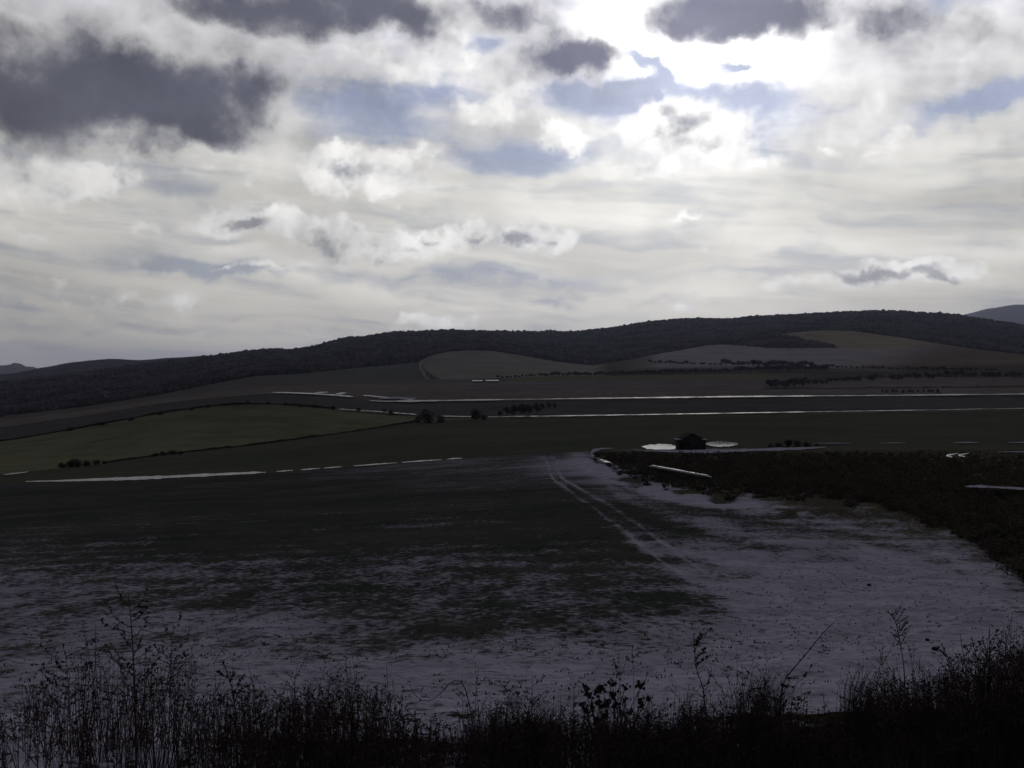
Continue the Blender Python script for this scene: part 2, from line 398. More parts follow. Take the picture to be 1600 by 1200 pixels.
# ---------------------------------------------------------------- land cover
SNOW = (0.47, 0.455, 0.57)
SNOW_K = 0.66
def ground_mat(name, dirt, dirt2, snow_bias=None, scale=1.0, bump=0.3, streak=None, snow_col=SNOW, crisp=0.08):
    """earth and grass mottled, with thin snow where the 'snow' attribute says it lies"""
    m, h, bs = new_mat(name)
    p = h.vs(h.pos, 1.0 / scale)
    n1 = h.noise(p, 0.9, 6, 0.62).outputs['Fac']
    n2 = h.noise(p, 5.5, 5, 0.66).outputs['Fac']
    n3 = h.noise(p, 0.12, 4, 0.55).outputs['Fac']
    col = h.mix(h.mr(h.m('ADD', h.m('MULTIPLY', n1, 0.5), h.m('MULTIPLY', n3, 0.5)), 0.40, 0.60), dirt, dirt2)
    if name == 'field_with_thin_snow':
        vg = h.n('ShaderNodeAttribute', attribute_name='verge').outputs['Fac']
        col = h.mix(vg, col, h.mix(h.mr(n1, .4, .6), (.062, .060, .036), (.100, .084, .060)))
    if snow_bias is not None:
        if snow_bias == 'attr':
            s = h.n('ShaderNodeAttribute', attribute_name='snow').outputs['Fac']
        else: s = snow_bias
        mixn = h.m('MULTIPLY_ADD', h.m('ADD', h.m('MULTIPLY', n2, 0.74), h.m('MULTIPLY', n1, 0.26)), 2.4, -0.70)
        f = h.mr(h.m('SUBTRACT', h.m('ADD', s, 0.0), mixn), -crisp, crisp)
        thin = h.mr(h.m('ADD', h.m('MULTIPLY', n1, .5), h.m('MULTIPLY', n2, .5)), .38, .60)
        col = h.mix(f, col, h.mix(thin, tuple(c * 0.68 for c in snow_col), tuple(c * 1.05 for c in snow_col)))
    put(h, bs.inputs['Base Color'], col)
    if bump:
        b = h.n('ShaderNodeBump', {'Height': h.m('ADD', n2, h.m('MULTIPLY', n1, 1.5)), 'Strength': bump, 'Distance': 0.12 * scale})
        put(h, bs.inputs['Normal'], b.outputs[0])
    return m

def paint(px, y, lst):
    """soft ellipses in the field, used for where thin snow has stayed"""
    t = np.zeros_like(y)
    for (cx, cy, rx, ry, w) in lst:
        r = ((px - cx) / rx) ** 2 + ((y - cy) / ry) ** 2
        t = t + w * np.exp(-r)
    return t

PXg = lambda k: np.repeat(PX[None, :], HF_Y[k].shape[0], 0)
scrub_edge = curve([(-400, 0), (900, 0), (905, 704), (925, 722), (940, 733), (1000, 757), (1080, 774), (1200, 787), (1300, 803), (1400, 826), (1480, 855), (1540, 885), (1600, 930), (1700, 1000), (2000, 1150)])

def build_strip(k, name, mat, snow=None, verge=None):
    V = np.stack([HF_X[k].ravel(), HF_D[k].ravel(), HF_Z[k].ravel() + CZ], 1)
    at_ = {}
    if snow is not None: at_['snow'] = ('FLOAT', snow.ravel())
    if verge is not None: at_['verge'] = ('FLOAT', verge.ravel())
    o = mesh_np(name, V, grid_faces(*HF_Y[k].shape), mat, True, at_)
    return tag(o, kind='structure')

# near bank + apron behind the camera
mt_bank = ground_mat('bank_earth', (0.030, 0.024, 0.019), (0.055, 0.045, 0.032), 'attr', 1.0, 0.5)
y = HF_Y[0]; px = PXg(0)
s = 0.36 + 0.28 * sstep(0, -1, (px - 620) / 500) + 0.35 * sstep(1200, 1130, y) * sstep(1350, 900, px) - 0.25 * sstep(1000, 1400, px) \
    + paint(px, y, [(1490, 1172, 60, 25, .30), (200, 1150, 240, 60, .12)]) + 0.25 * nfbm(HF_X[0] / 0.8, HF_D[0] / 0.8, 4, 3)
build_strip(0, 'bank_ground', mt_bank, s)
ax, ay = np.meshgrid(np.linspace(-14, 14, 57), np.linspace(-9, 3.25, 26))
az_ = -1.725 + 0.02 * nfbm(ax, ay, 8, 2)
mesh_tmp = mesh_np('verge_ground', np.stack([ax.ravel(), ay.ravel(), az_.ravel() + CZ], 1), grid_faces(26, 57), mt_bank, True, {'snow': ('FLOAT', np.full(ax.size, .3))})
tag(mesh_tmp, kind='structure')

# the big field with patchy thin snow
mt_field = ground_mat('field_with_thin_snow', (0.050, 0.056, 0.050), (0.080, 0.078, 0.070), 'attr', 1.0, 0.45, crisp=0.24)
y = HF_Y[1]; px = PXg(1); X, Dd = HF_X[1], HF_D[1]
s = 0.22 + 0.24 * sstep(820, 930, y) + 0.08 * sstep(950, 990, y) + 0.24 * sstep(985, 1065, y)
# right of the old wheel pass the snow lies thicker
diag = px - np.interp(y, [700, 760, 800, 860, 930, 1000, 1060], [830, 900, 945, 1010, 1090, 1100, 700])
s += 0.30 * sstep(-60, 150, diag + 60 * nfbm(X / 6, Dd / 6, 48, 3)) * sstep(1080, 1000, y)
s += paint(px, y, [(1290, 970, 300, 100, .20), (1130, 850, 110, 50, .10), (1440, 925, 120, 50, .12), (900, 730, 80, 15, .34), (1010, 765, 90, 12, .16),
                   (720, 735, 200, 22, .14), (430, 972, 230, 16, .20), (960, 1040, 300, 30, .12), (330, 795, 420, 45, -.10), (600, 830, 300, 40, -.08), (880, 800, 110, 26, -.16),
                   (1080, 932, 70, 14, -.32), (960, 890, 120, 30, -.16), (880, 955, 200, 34, -.05), (0, 1050, 120, 60, -.14), (690, 985, 110, 14, -.22), (520, 930, 260, 18, -.08),
                   (1100, 800, 140, 16, -.14), (1230, 870, 90, 10, -.12)])
# old wheel passes curving across the field
scrub_edge = curve([(-400, 0), (900, 0), (905, 704), (925, 722), (940, 733), (1000, 757), (1080, 774), (1200, 787), (1300, 803), (1400, 826), (1480, 855), (1540, 885), (1600, 930), (1700, 1000), (2000, 1150)])
def pass_line(pts, w, amt):
    xs, ys = zip(*pts)
    global s
    yy = np.interp(px, xs, ys)
    fade = sstep(xs[0] - 30, xs[0] + 20, px) * sstep(xs[-1] + 40, xs[-1] - 30, px)
    s = s + amt * fade * np.exp(-((y - yy) / w) ** 2) * (0.5 + 0.9 * (nfbm(X / 2.0, Dd / 2.0, 44, 2) + 0.4))
pass_line([(940, 740), (1000, 762), (1080, 785), (1180, 800), (1300, 830), (1420, 880), (1500, 930)], 6, .16)
pass_line([(950, 805), (1000, 850), (1060, 890), (1150, 930)], 9, .16)
pass_line([(0, 855), (150, 850), (300, 838), (500, 826), (800, 815)], 5, .12)
pass_line([(900, 712), (925, 732), (960, 748), (1010, 765), (1100, 783), (1260, 802)], 12, .42)
pass_line([(853, 715), (857, 730), (860, 742), (868, 752), (892, 768), (915, 784), (946, 810), (985, 838), (1030, 873), (1080, 905)], 3.0, .34)
pass_line([(868, 715), (871, 733), (876, 745), (900, 760), (945, 785), (978, 808), (1030, 844), (1100, 892)], 3.0, .30)
ed = y - scrub_edge(px)                      # the headland: wheel passes that follow the edge of the scrub
ed = ed / (0.35 + 0.65 * sstep(720, 860, y))
hl = sstep(930, 990, px) * sstep(1000, 940, y) * (0.5 + 1.2 * (nfbm(X / 3.5, Dd / 3.5, 66, 3) + .35))
for off_, w_, a_ in [(16, 5, .16), (32, 6, -.20), (50, 7, .14), (66, 6, -.20), (92, 9, .12), (112, 7, -.18), (150, 12, .12), (176, 8, -.15), (215, 14, .08), (245, 9, -.12)]:
    s = s + a_ * hl * np.exp(-((ed - off_ - 10 * nfbm(px / 90, y * 0, 67, 2)) / w_) ** 2)
s += 0.13 * nfbm(X / 2.6, Dd / 2.6, 52, 5, 0.66) + 0.26 * nfbm(X / .55, Dd / .9, 53, 3, .7) * sstep(1.2, .3, Dd / 60) + 0.20 * nfbm(X / 11, Dd / 7, 57, 3)
furrow = np.sin((X * 0.05 + Dd) * 2 * np.pi / 2.6 + 2.0 * nfbm(X / 9, Dd / 9, 61, 2))
s += 0.07 * furrow * sstep(14, 30, Dd)
sc_in = sstep(-22, 22 + 24 * sstep(1150, 1400, px), scrub_edge(px) - y + 60 * nfbm(px / 45, y / 10, 71, 5, .6)) * (px > 895)
s = s * (1 - sc_in) + (0.20 + paint(px, y, [(1480, 850, 90, 18, .2), (1560, 890, 90, 24, .2)])) * sc_in
build_strip(1, 'snowy_field', mt_field, s, sstep(-20 - 70 * sstep(1150, 1400, px), 10, scrub_edge(px) - y + 50 * nfbm(px / 40, y / 10, 73, 4)) * (px > 895))

mt_past = ground_mat('dark_pasture', (0.078, 0.086, 0.062), (0.106, 0.110, 0.080), 'attr', 6.0, 0.2)
y = HF_Y[2]; px = PXg(2)
s = 0.06 + paint(px, y, [(1100, 703.5, 170, 4, .55), (1240, 703, 60, 3, .2)]) * (px > 900) + 0 * y
build_strip(2, 'dark_pasture', mt_past, s)
mt_green = ground_mat('winter_wheat', (0.125, 0.128, 0.085), (0.205, 0.200, 0.130), None, 14.0, 0.2)
build_strip(3, 'green_hill', mt_green)
mt_mead = ground_mat('meadow', (0.075, 0.070, 0.075), (0.110, 0.100, 0.102), None, 20.0, 0.2)
build_strip(4, 'meadow', mt_mead)
mt_plough = ground_mat('ploughed_soil', (0.150, 0.125, 0.120), (0.205, 0.170, 0.162), None, 30.0, 0.2)
build_strip(5, 'ploughed_field', mt_plough)
mt_strip = ground_mat('grass_strip', (0.125, 0.135, 0.060), (0.165, 0.170, 0.080), None, 25.0, 0.1)


# the hillside fields behind the hedgerow: several crops side by side, a colour attribute says which
def hill_mat():
    m, h, bs = new_mat('hillside_fields')
    a = h.n('ShaderNodeAttribute', attribute_name='crop').outputs['Color']
    n = h.noise(h.vs(h.pos, 1 / 40.0), 1.0, 5, 0.6).outputs['Fac']
    k = h.mr(n, 0.25, 0.75, 0.80, 1.20, smooth=False)
    put(h, bs.inputs['Base Color'], h.vs(a, k))
    return m
mt_hill = hill_mat()
y = HF_Y[7]; px = PXg(7)
C = np.zeros(y.shape + (3,))
def region(mask, col):
    global C
    m = np.clip(mask, 0, 1)[..., None]
    C = C * (1 - m) + np.array(col) * m
wob = 2.0 * nfbm(px / 40, y / 10, 81, 2)
region(np.ones_like(y), (.080, .070, .062))
region(sstep(700, 640, px), (.120, .120, .108))                                    # left low fields
kn = sstep(-3, 3, px - (656 + 0.03 * (y - 560) ** 2)) * sstep(960, 925, px)
region(kn, (.235, .230, .200))                                                     # pale knoll
region(sstep(2.6, 0.6, np.abs(px - (657 + 0.035 * (y - 572) ** 2) - wob)) * sstep(603, 596, y), (.34, .33, .29))       # pale track round the knoll
region(sstep(930, 1010, px) * sstep(586, 574, y), (.150, .132, .125))
grey = sstep(1000, 1040, px) * sstep(577, 571, y + wob * .3)
region(grey, (.330, .300, .305))                                                   # grey stubble field
region(sstep(1215, 1240, px) * sstep(546, 541, y), (.330, .285, .200))             # straw coloured field above it
region(sstep(1370, 1520, px + 3 * (y - 545)), (.170, .135, .105))                                  # brown slope to the right
region(sstep(1350, 1450, px) * sstep(566, 574, y), (.085, .072, .062))
V = np.stack([HF_X[7].ravel(), HF_D[7].ravel(), HF_Z[7].ravel() + CZ], 1)
o = mesh_np('hill_fields', V, grid_faces(*y.shape), mt_hill, True, {'crop': ('FLOAT_COLOR', np.concatenate([C, np.ones(y.shape + (1,))], -1).ravel())})
tag(o, kind='structure')
y = HF_Y[6]; px = PXg(6); C = np.zeros(y.shape + (3,))
region(np.ones_like(y), (.130, .118, .108)); region(sstep(770, 830, px) * sstep(1260, 1160, px), (.145, .152, .085)); region(sstep(1200, 1300, px), (.085, .074, .066))
V = np.stack([HF_X[6].ravel(), HF_D[6].ravel(), HF_Z[6].ravel() + CZ], 1)
o = mesh_np('grass_strip', V, grid_faces(*y.shape), mt_hill, True, {'crop': ('FLOAT_COLOR', np.concatenate([C, np.ones(y.shape + (1,))], -1).ravel())})
tag(o, kind='structure')
mt_litter = ground_mat('forest_floor', (0.045, 0.038, 0.036), (0.060, 0.050, 0.046), None, 30.0, 0.1)
# wooded hill closes over the top and down its far side
k = 8
bx, by, bz_ = HF_X[k][-1], HF_D[k][-1], HF_Z[k][-1]
Xs = np.concatenate([HF_X[k], [U * (by + 500)], [U * (by + 1300)], [U * (by + 2000)]]); Ys = np.concatenate([HF_D[k], [by + 500], [by + 1300], [by + 2000]])
Zs = np.concatenate([HF_Z[k], [bz_ - 45], [np.minimum(bz_ - 150, -10)], [np.full_like(bz_, -24)]])
o = mesh_np('wooded_hill', np.stack([Xs.ravel(), Ys.ravel(), Zs.ravel() + CZ], 1), grid_faces(*Xs.shape), mt_litter, True)
tag(o, kind='structure')

# the plain that runs on to the horizon
ang_ = np.linspace(-math.pi, math.pi, 181)
rr = np.array([1, 60, 300, 1500, 6000, 14000, 40000.0])
gx, gy = np.sin(ang_)[None, :] * rr[:, None], np.cos(ang_)[None, :] * rr[:, None]
gz = np.interp(rr, [1, 60, 300, 40000], [-6, -22, -34, -60])[:, None] + 0 * gx
o = mesh_np('ground', np.stack([gx.ravel(), gy.ravel() - 10, gz.ravel() + CZ - 8], 1), grid_faces(7, 181), mt_litter, True)
tag(o, kind='structure')

def ridge(name, skyline, dist, depth, base_z, mat, rough, seed):
    """a far ridge: its crest follows the skyline at its distance and falls away on both sides"""
    xs = np.linspace(skyline[0][0], skyline[-1][0], 420)
    top = np.interp(xs, *zip(*skyline)) + 0.8 * nfbm(xs / 26, xs * 0, seed, 4, .6)
    u = (xs - 800) / F
    zt = (HY - top) / F * dist
    R = []
    prof = [(-1.0, 0), (-.75, .22), (-.5, .50), (-.3, .74), (-.14, .92), (0, 1), (.2, .9), (.6, .4), (1, 0)]
    for j, (q, hgt) in enumerate(prof):
        yy = dist + q * depth
        zz = base_z + (zt - base_z) * hgt + (rough * nfbm(u * dist / 400, u * 0 + q * 4, seed + 5, 4, .55) if 0 < hgt < 1 else 0)
        R.append(np.stack([u * yy, np.full_like(u, yy), zz], 1))
    R = np.array(R)
    R[..., 2] += CZ
    o = mesh_np(name, R.reshape(-1, 3), grid_faces(len(prof), len(xs)), mat, True)
    return tag(o, kind='structure')
m, h, bs = new_mat('far_woods')
n = h.noise(h.vs(h.pos, 1 / 90.0), 1.0, 6, 0.6).outputs['Fac']
put(h, bs.inputs['Base Color'], h.mix(h.mr(n, 0.4, 0.6), (.045, .040, .046), (.075, .066, .070)))
mt_far = m
ridge('far_ridge', [(-420, 640), (-150, 610), (-60, 592), (0, 585.5), (31, 582.5), (62, 574.5), (109, 567), (140, 563), (172, 560.5), (219, 562.5), (266, 558.7), (359, 554), (420, 553), (520, 556), (700, 575)], 4600, 1500, -30, mt_far, 26, 101)
ridge('distant_mountain', [(1330, 560), (1440, 505), (1497, 494), (1515, 489.5), (1544, 482.5), (1570, 478), (1587, 475.8), (1605, 476.5), (1640, 470), (1700, 462), (1780, 470), (1900, 500), (2100, 560)], 13000, 4000, -60, mt_far, 120, 111)
ridge('distant_hills', [(-500, 560), (-250, 548), (-80, 566), (-20, 571.5), (0, 571), (19, 570.5), (36, 573), (53, 575), (90, 584), (160, 596)], 13500, 4000, -60, mt_far, 120, 121)

# ---------------------------------------------------------------- trees and woods
def ico():
    t = (1 + 5 ** .5) / 2
    v = np.array([(-1, t, 0), (1, t, 0), (-1, -t, 0), (1, -t, 0), (0, -1, t), (0, 1, t), (0, -1, -t), (0, 1, -t), (t, 0, -1), (t, 0, 1), (-t, 0, -1), (-t, 0, 1)], float)
    f = np.array([(0, 11, 5), (0, 5, 1), (0, 1, 7), (0, 7, 10), (0, 10, 11), (1, 5, 9), (5, 11, 4), (11, 10, 2), (10, 7, 6), (7, 1, 8),
                  (3, 9, 4), (3, 4, 2), (3, 2, 6), (3, 6, 8), (3, 8, 9), (4, 9, 5), (2, 4, 11), (6, 2, 10), (8, 6, 7), (9, 8, 1)])
    return v / np.linalg.norm(v[0]), f
ICO_V, ICO_F = ico()

def twig_mat(name, c1, c2, scale):
    m, h, bs = new_mat(name)
    n = h.noise(h.vs(h.pos, scale), 1.0, 4, 0.6).outputs['Fac']
    put(h, bs.inputs['Base Color'], h.mix(h.mr(n, 0.38, 0.62), c1, c2))
    return m
mt_wood = twig_mat('bare_wood', (.070, .066, .074), (.155, .135, .142), 1 / 70.0)
mt_crown = twig_mat('bare_crown', (.065, .062, .060), (.115, .100, .094), 1 / 3.0)
mt_trunk = twig_mat('bark', (.030, .025, .021), (.050, .043, .036), 2.0)
mt_weed = twig_mat('dry_weed', (.080, .062, .058), (.170, .135, .115), 9.0)
mt_weed2 = twig_mat('withered_leaf', (.060, .046, .044), (.130, .100, .090), 14.0)

def scatter_wood(name, n, pick, hgt, seed):
    """a wood that reads as one mass: every tree an uneven crown of its own size"""
    r = np.random.default_rng(seed)
    pts = pick(r, n)
    n = len(pts)
    big = r.uniform(0.55, 1.0, n) ** 1.0 * hgt * (1 + 0.35 * (r.random(n) > 0.93))
    wid = big * r.uniform(0.42, 0.62, n)
    conif = r.random(n) < 0.30
    wid = np.where(conif, wid * 0.6, wid)
    V = ICO_V[None] * (1 + r.uniform(-.28, .28, (n, 12, 1)))
    V = V * np.stack([wid, wid, big * 0.58], 1)[:, None, :]
    V[..., 0] *= np.where(conif[:, None], np.clip(0.9 - V[..., 2] / big[:, None] * 1.2, 0.15, 1.6), 1.0)
    V += pts[:, None, :] + np.stack([0 * big, 0 * big, big * 0.45], 1)[:, None, :]
    Fc = (ICO_F[None] + (np.arange(n) * 12)[:, None, None]).reshape(-1, 3)
    o = mesh_np(name, V.reshape(-1, 3), Fc, mt_wood, False)
    return tag(o, kind='stuff')

def pick_strip(k, umax, t0=0.0, t1=1.0, mask=None):
    def f(r, n):
        u = r.uniform(-umax, umax, n)
        X_, Y_, Z_ = HF_X[k], HF_D[k], HF_Z[k]
        c = np.clip(((u + UMAX) / (2 * UMAX) * (NC - 1)).astype(int), 0, NC - 1)
        nr = Y_.shape[0]
        t = r.uniform(t0, t1, n) ** 0.85 * (nr - 1)
        i = np.clip(t.astype(int), 0, nr - 2); fr = t - i
        y = Y_[i, c] * (1 - fr) + Y_[i + 1, c] * fr
        z = Z_[i, c] * (1 - fr) + Z_[i + 1, c] * fr
        pts = np.stack([u * y, y, z + CZ - 0.6], 1)
        if mask is not None:
            row = HF_Y[k][i, c]
            keep = mask(800 + F * u, row)
            pts = pts[keep]
        return pts
    return f
w = scatter_wood('forest', 60000, pick_strip(8, 0.80), 8.0, 41)
w['label'] = 'bare dark winter woods covering the long hill along the skyline'
w['category'] = 'forest'
# the dense front rank and the crest
def crest(r, n):
    p = pick_strip(8, 0.80, 0.965, 1.0)(r, n); return p
w = scatter_wood('crest_wood', 6000, crest, 8.0, 43)
w['label'] = 'line of tall bare trees breaking the crest of the long hill'; w['category'] = 'woods'
# a tongue of wood between the straw and the grey field
def spur(px, row):
    return (px > 1120) & (px < 1325) & (row < 538 + np.clip((px - 1120) * .06, 0, 5)) & (row > 519 + (px - 1203) * 0.22)
w = scatter_wood('wood_tongue', 26000, pick_strip(7, 0.40, 0.3, 1.0, spur), 6.5, 45)
w['label'] = 'tongue of dark wood between the straw coloured and the grey hillside field'; w['category'] = 'woods'

def twig_crown(r, rad, hgt, nleaf, size, lumps=5, base=0.25):
    """crown of many small twig faces gathered in uneven clumps"""
    cs = []
    for i in range(lumps):
        a = r.uniform(0, 2 * math.pi); q = r.uniform(0.0, 0.62) * rad
        cs.append((math.cos(a) * q, math.sin(a) * q, hgt * r.uniform(base + .12, .80), rad * r.uniform(.38, .62)))
    cs = np.array(cs)
    ci = r.integers(0, lumps, nleaf)
    d = r.normal(size=(nleaf, 3)); d /= np.linalg.norm(d, axis=1)[:, None]
    rr_ = r.uniform(0.25, 1.0, nleaf) ** 0.5
    P_ = cs[ci, :3] + d * (cs[ci, 3] * rr_)[:, None]
    P_[:, 2] = np.clip(P_[:, 2], hgt * 0.04, hgt * 1.05)
    a = r.normal(size=(nleaf, 3)); a /= np.linalg.norm(a, axis=1)[:, None]
    b = np.cross(a, r.normal(size=(nleaf, 3))); b /= np.linalg.norm(b, axis=1)[:, None]
    s_ = (size * r.uniform(.5, 1.4, nleaf))[:, None]
    V = np.stack([P_ - a * s_, P_ + b * s_ * .45, P_ + a * s_ * 1.1, P_ - b * s_ * .4], 1).reshape(-1, 3)
    return V, np.arange(nleaf * 4).reshape(-1, 4)

def tube(path, radii, sides=5):
    """swept tube through a list of points -> verts, quad faces"""
    path = np.asarray(path, float); n = len(path)
    tan = np.gradient(path, axis=0)
    tan /= np.linalg.norm(tan, axis=1)[:, None] + 1e-9
    up = np.where(np.abs(tan[:, 2:3]) > 0.9, np.array([[1., 0, 0]]), np.array([[0, 0, 1.]]))
    s_ = np.cross(tan, up); s_ /= np.linalg.norm(s_, axis=1)[:, None] + 1e-9
    t_ = np.cross(tan, s_)
    a = np.linspace(0, 2 * math.pi, sides, endpoint=False)
    V = path[:, None, :] + np.asarray(radii)[:, None, None] * (np.cos(a)[None, :, None] * s_[:, None, :] + np.sin(a)[None, :, None] * t_[:, None, :])
    f = []
    for i in range(n - 1):
        for j in range(sides):
            k2 = (j + 1) % sides
            f.append((i * sides + j, i * sides + k2, (i + 1) * sides + k2, (i + 1) * sides + j))
    return V.reshape(-1, 3), np.array(f)
class Acc:
    def __init__(s): s.v = []; s.f = []; s.n = 0
    def add(s, V, Fq): s.v.append(V); s.f.append(Fq + s.n); s.n += len(V)
    def obj(s, name, mat, parent=None, smooth=False):
        return mesh_np(name, np.concatenate(s.v), np.concatenate(s.f), mat, smooth, parent=parent)

def make_tree(seed, hgt, rad, nleaf, size, bush=False):
    r = np.random.default_rng(seed)
    root = empty('hedge_bush' if bush else 'bare_tree', (0, 0, 0))
    V, Fq = twig_crown(r, rad, hgt, nleaf, size, 7 if bush else 6, 0.05 if bush else 0.22)
    mesh_np('crown', V, Fq, mt_crown, False, parent=root)
    A = Acc()
    for i in range(4 if bush else 1):
        p = [(0, 0, -0.4)]
        lean = r.uniform(-.12, .12, 2) * (3 if bush else 1)
        for q in (0.3, 0.6, 0.85):
            p.append((lean[0] * q * hgt + r.uniform(-.05, .05) * hgt * .3, lean[1] * q * hgt, q * hgt))
        A.add(*tube(p, [hgt * .022, hgt * .016, hgt * .010, hgt * .004], 6))
    for i in range(7):
        a = r.uniform(0, 6.28); z0 = hgt * r.uniform(.22, .6)
        e = np.array([math.cos(a) * rad * .8, math.sin(a) * rad * .8, z0 + hgt * r.uniform(.15, .35)])
        A.add(*tube([(0, 0, z0), (e[0] * .5, e[1] * .5, z0 + (e[2] - z0) * .6), e], [hgt * .010, hgt * .007, hgt * .003], 4))
    A.obj('trunk', mt_trunk, root)
    return root
tree_kinds = [make_tree(200 + i, 8.0, 3.1 + .3 * (i % 3), 620, .42) for i in range(4)]
bush_kinds = [make_tree(300 + i, 4.0, 3.0, 620, .30, True) for i in range(4)]
used_kind = set()
def plant(kinds, i, px, py, hpx, label, group, wide=1.0, d=None):
    """stand a tree whose foot shows at px, py; hpx is its height in image rows"""
    x, y_, z = at(px, py)
    if d: y_ = d; x = (px - 800) / F * d; z = ground_z(x, d)
    src = kinds[i % len(kinds)]
    base_h = 8.0 if kinds is tree_kinds else 4.0
    if src.name in used_kind: t = copy_tree(src)
    else: t = src; used_kind.add(src.name)
    s_ = hpx / F * y_ / base_h
    t.location = (x, y_, z + CZ - 0.1)
    t.rotation_euler = (0, 0, random.uniform(0, 6.28))
    t.scale = (s_ * wide, s_ * wide, s_)
    tag(t, label, 'bush' if kinds is bush_kinds else 'tree', group)
    return t
R_ = random.Random(77)
g1 = 'hedgerow trees between the pale knoll and the green strip'
yh1 = curve([(770, 592), (830, 589), (900, 588), (1000, 586), (1150, 582), (1260, 580)])
x = 778
i = 0
while x < 1290:
    hh = R_.uniform(6, 9.5) * (1.0 if x > 860 else 0.7) * (1.35 if 1150 < x < 1290 else 1)
    plant(tree_kinds, i, x, float(yh1(x)) + R_.uniform(-.6, .4), hh, 'bare tree in the long hedgerow below the pale knoll', g1, R_.uniform(1.5, 2.2))
    x += R_.uniform(4.5, 7.5); i += 1
g2 = 'hedgerow trees at the foot of the grey hillside field'
x = 1015
while x < 1560:
    b = np.interp(x, [1000, 1150, 1250, 1400, 1560], [567, 572, 573, 578, 580])
    hh = R_.uniform(4, 7) * (1.7 if 1135 < x < 1270 else 1.0)
    plant(tree_kinds, i, x, b, hh, 'bare tree in the hedgerow below the grey hillside field', g2, R_.uniform(1.6, 2.6))
    x += R_.uniform(5.5, 9.5); i += 1
g3 = 'trees of the dark belt right of the ploughed field'
for k in range(120):
    x = 1200 + 470 * R_.random() ** 1.1
    b = np.interp(x, [1200, 1220, 1260, 1350, 1500, 1700], [606, 609, 604, 596, 591, 590]) - R_.uniform(0, 4)
    plant(tree_kinds, k, x, b, R_.uniform(8, 12) * (1.25 if x < 1260 else .85), 'bare tree in the dark belt right of the ploughed field', g3, R_.uniform(1.1, 1.7))
g4 = 'low bushes in front of the dark belt'
for k in range(12):
    x = 1378 + k * 8.0 + R_.uniform(-2, 2)
    plant(bush_kinds, k, x, 613 + R_.uniform(-1, 1), R_.uniform(4, 6.5), 'low dark bush in the clump between the belt and the wet road', g4, 1.1)
g5 = 'trees of the copse between the two wet roads'
for (x, b, hh, w_) in [(792, 650, 17, 1.0), (803, 651, 21, 1.1), (815, 650, 23, 1.1), (826, 651, 20, 1.0), (838, 648, 21, .9), (781, 652, 12, 1.2), (848, 641, 13, .9), (858, 640, 12, .9), (866, 639, 11, .9)]:
    plant(tree_kinds, i, x, b, hh, 'dark tree in the copse standing between the two wet roads', g5, w_); i += 1
plant(bush_kinds, 0, 671, 661, 22, 'biggest round bush where the near wet road meets the pasture', None, .95)
plant(bush_kinds, 1, 690, 660, 13, 'smaller bush just right of the biggest round bush by the near road', None, 1.0)
plant(bush_kinds, 2, 655, 660, 10, 'low bush just left of the biggest round bush by the near road', None, 1.2)
plant(bush_kinds, 3, 744, 656, 17, 'dark rounded bush alone on the near wet road', None, 1.1)
plant(bush_kinds, 1, 757, 656, 10, 'small bush touching the dark rounded bush on the near road', None, 1.1)
for k, (x, b, hh, w_) in enumerate([(612, 648, 8, 1.2), (600, 645, 7, 1.2), (560, 643, 6, 1.2), (520, 640, 7, 1.0), (492, 637, 6, 1.2), (470, 636, 5, 1.1), (446, 634, 6, 1.0), (419, 632, 6, 1.0), (388, 631, 6, .9), (352, 634, 5, 1.3), (325, 637, 5, 1.3), (300, 641, 5, 1.5), (250, 648, 6, 1.6), (205, 657, 6, 1.8), (160, 665, 6, 2), (110, 673, 6, 2)]):
    plant(bush_kinds, k, x, b, hh, 'little bush on the crest line of the green hill', 'bushes along the crest of the green hill', w_)
for (x, b, hh, w_) in [(100, 731, 9, 1.6), (112, 730, 14, 1.1), (124, 729, 13, 1.1), (137, 728, 11, 1.2), (150, 727, 9, 1.3), (163, 725, 6, 1.3)]:
    plant(bush_kinds, int(x), x, b, hh, 'dark bush in the big clump at the left foot of the green hill', 'clump of bushes at the left foot of the green hill', w_)
for (x, b, hh, w_) in [(243, 713, 6, 1.6), (256, 712, 8, 1.5), (270, 711, 8, 1.4), (283, 710, 6, 1.6)]:
    plant(bush_kinds, int(x), x, b, hh, 'flat bush in the second clump from the left at the foot of the green hill', 'second clump at the foot of the green hill', w_)
def hedge(name, fn, x0, x1, hpx, n, label, seed, off=.3, wide=.5):
    """a thin continuous hedge of twigs along a field edge"""
    r = np.random.default_rng(seed)
    px = r.uniform(x0, x1, n)
    C_ = np.array([at(a, float(fn(a)) + off) for a in px])
    hm = np.maximum(hpx * (1 + 1.3 * nfbm(px / 22, px * 0, seed, 3)), .5) / F * C_[:, 1]
    t = r.random(n) ** .8
    P_ = C_ + np.stack([r.normal(0, .3, n), r.normal(0, wide, n), hm * t + CZ], 1)
    d = r.normal(size=(n, 3)); d[:, 2] += .6; d /= np.linalg.norm(d, axis=1)[:, None]
    b_ = np.cross(d, r.normal(size=(n, 3))); b_ /= np.linalg.norm(b_, axis=1)[:, None]
    s_ = (.00075 * C_[:, 1] * r.uniform(.5, 1.3, n))[:, None]
    V = np.stack([P_ - d * s_, P_ + b_ * s_ * .5, P_ + d * s_, P_ - b_ * s_ * .5], 1).reshape(-1, 3)
    return tag(mesh_np(name, V, np.arange(4 * n).reshape(-1, 4), mt_crown, False), label, 'hedge')
hedge('hedge', yH, 165, 655, 2.0, 9000, 'thin scraggy hedge along the lower edge of the green hill', 5)
hedge('hedge', yG, -120, 520, 1.7, 11000, 'dark hedge line running over the crest of the green hill', 6)
hedge('hedge', yK, 1190, 1760, 2.0, 2500, 'faint dark hedge beyond the wet road at the right', 7, -12)
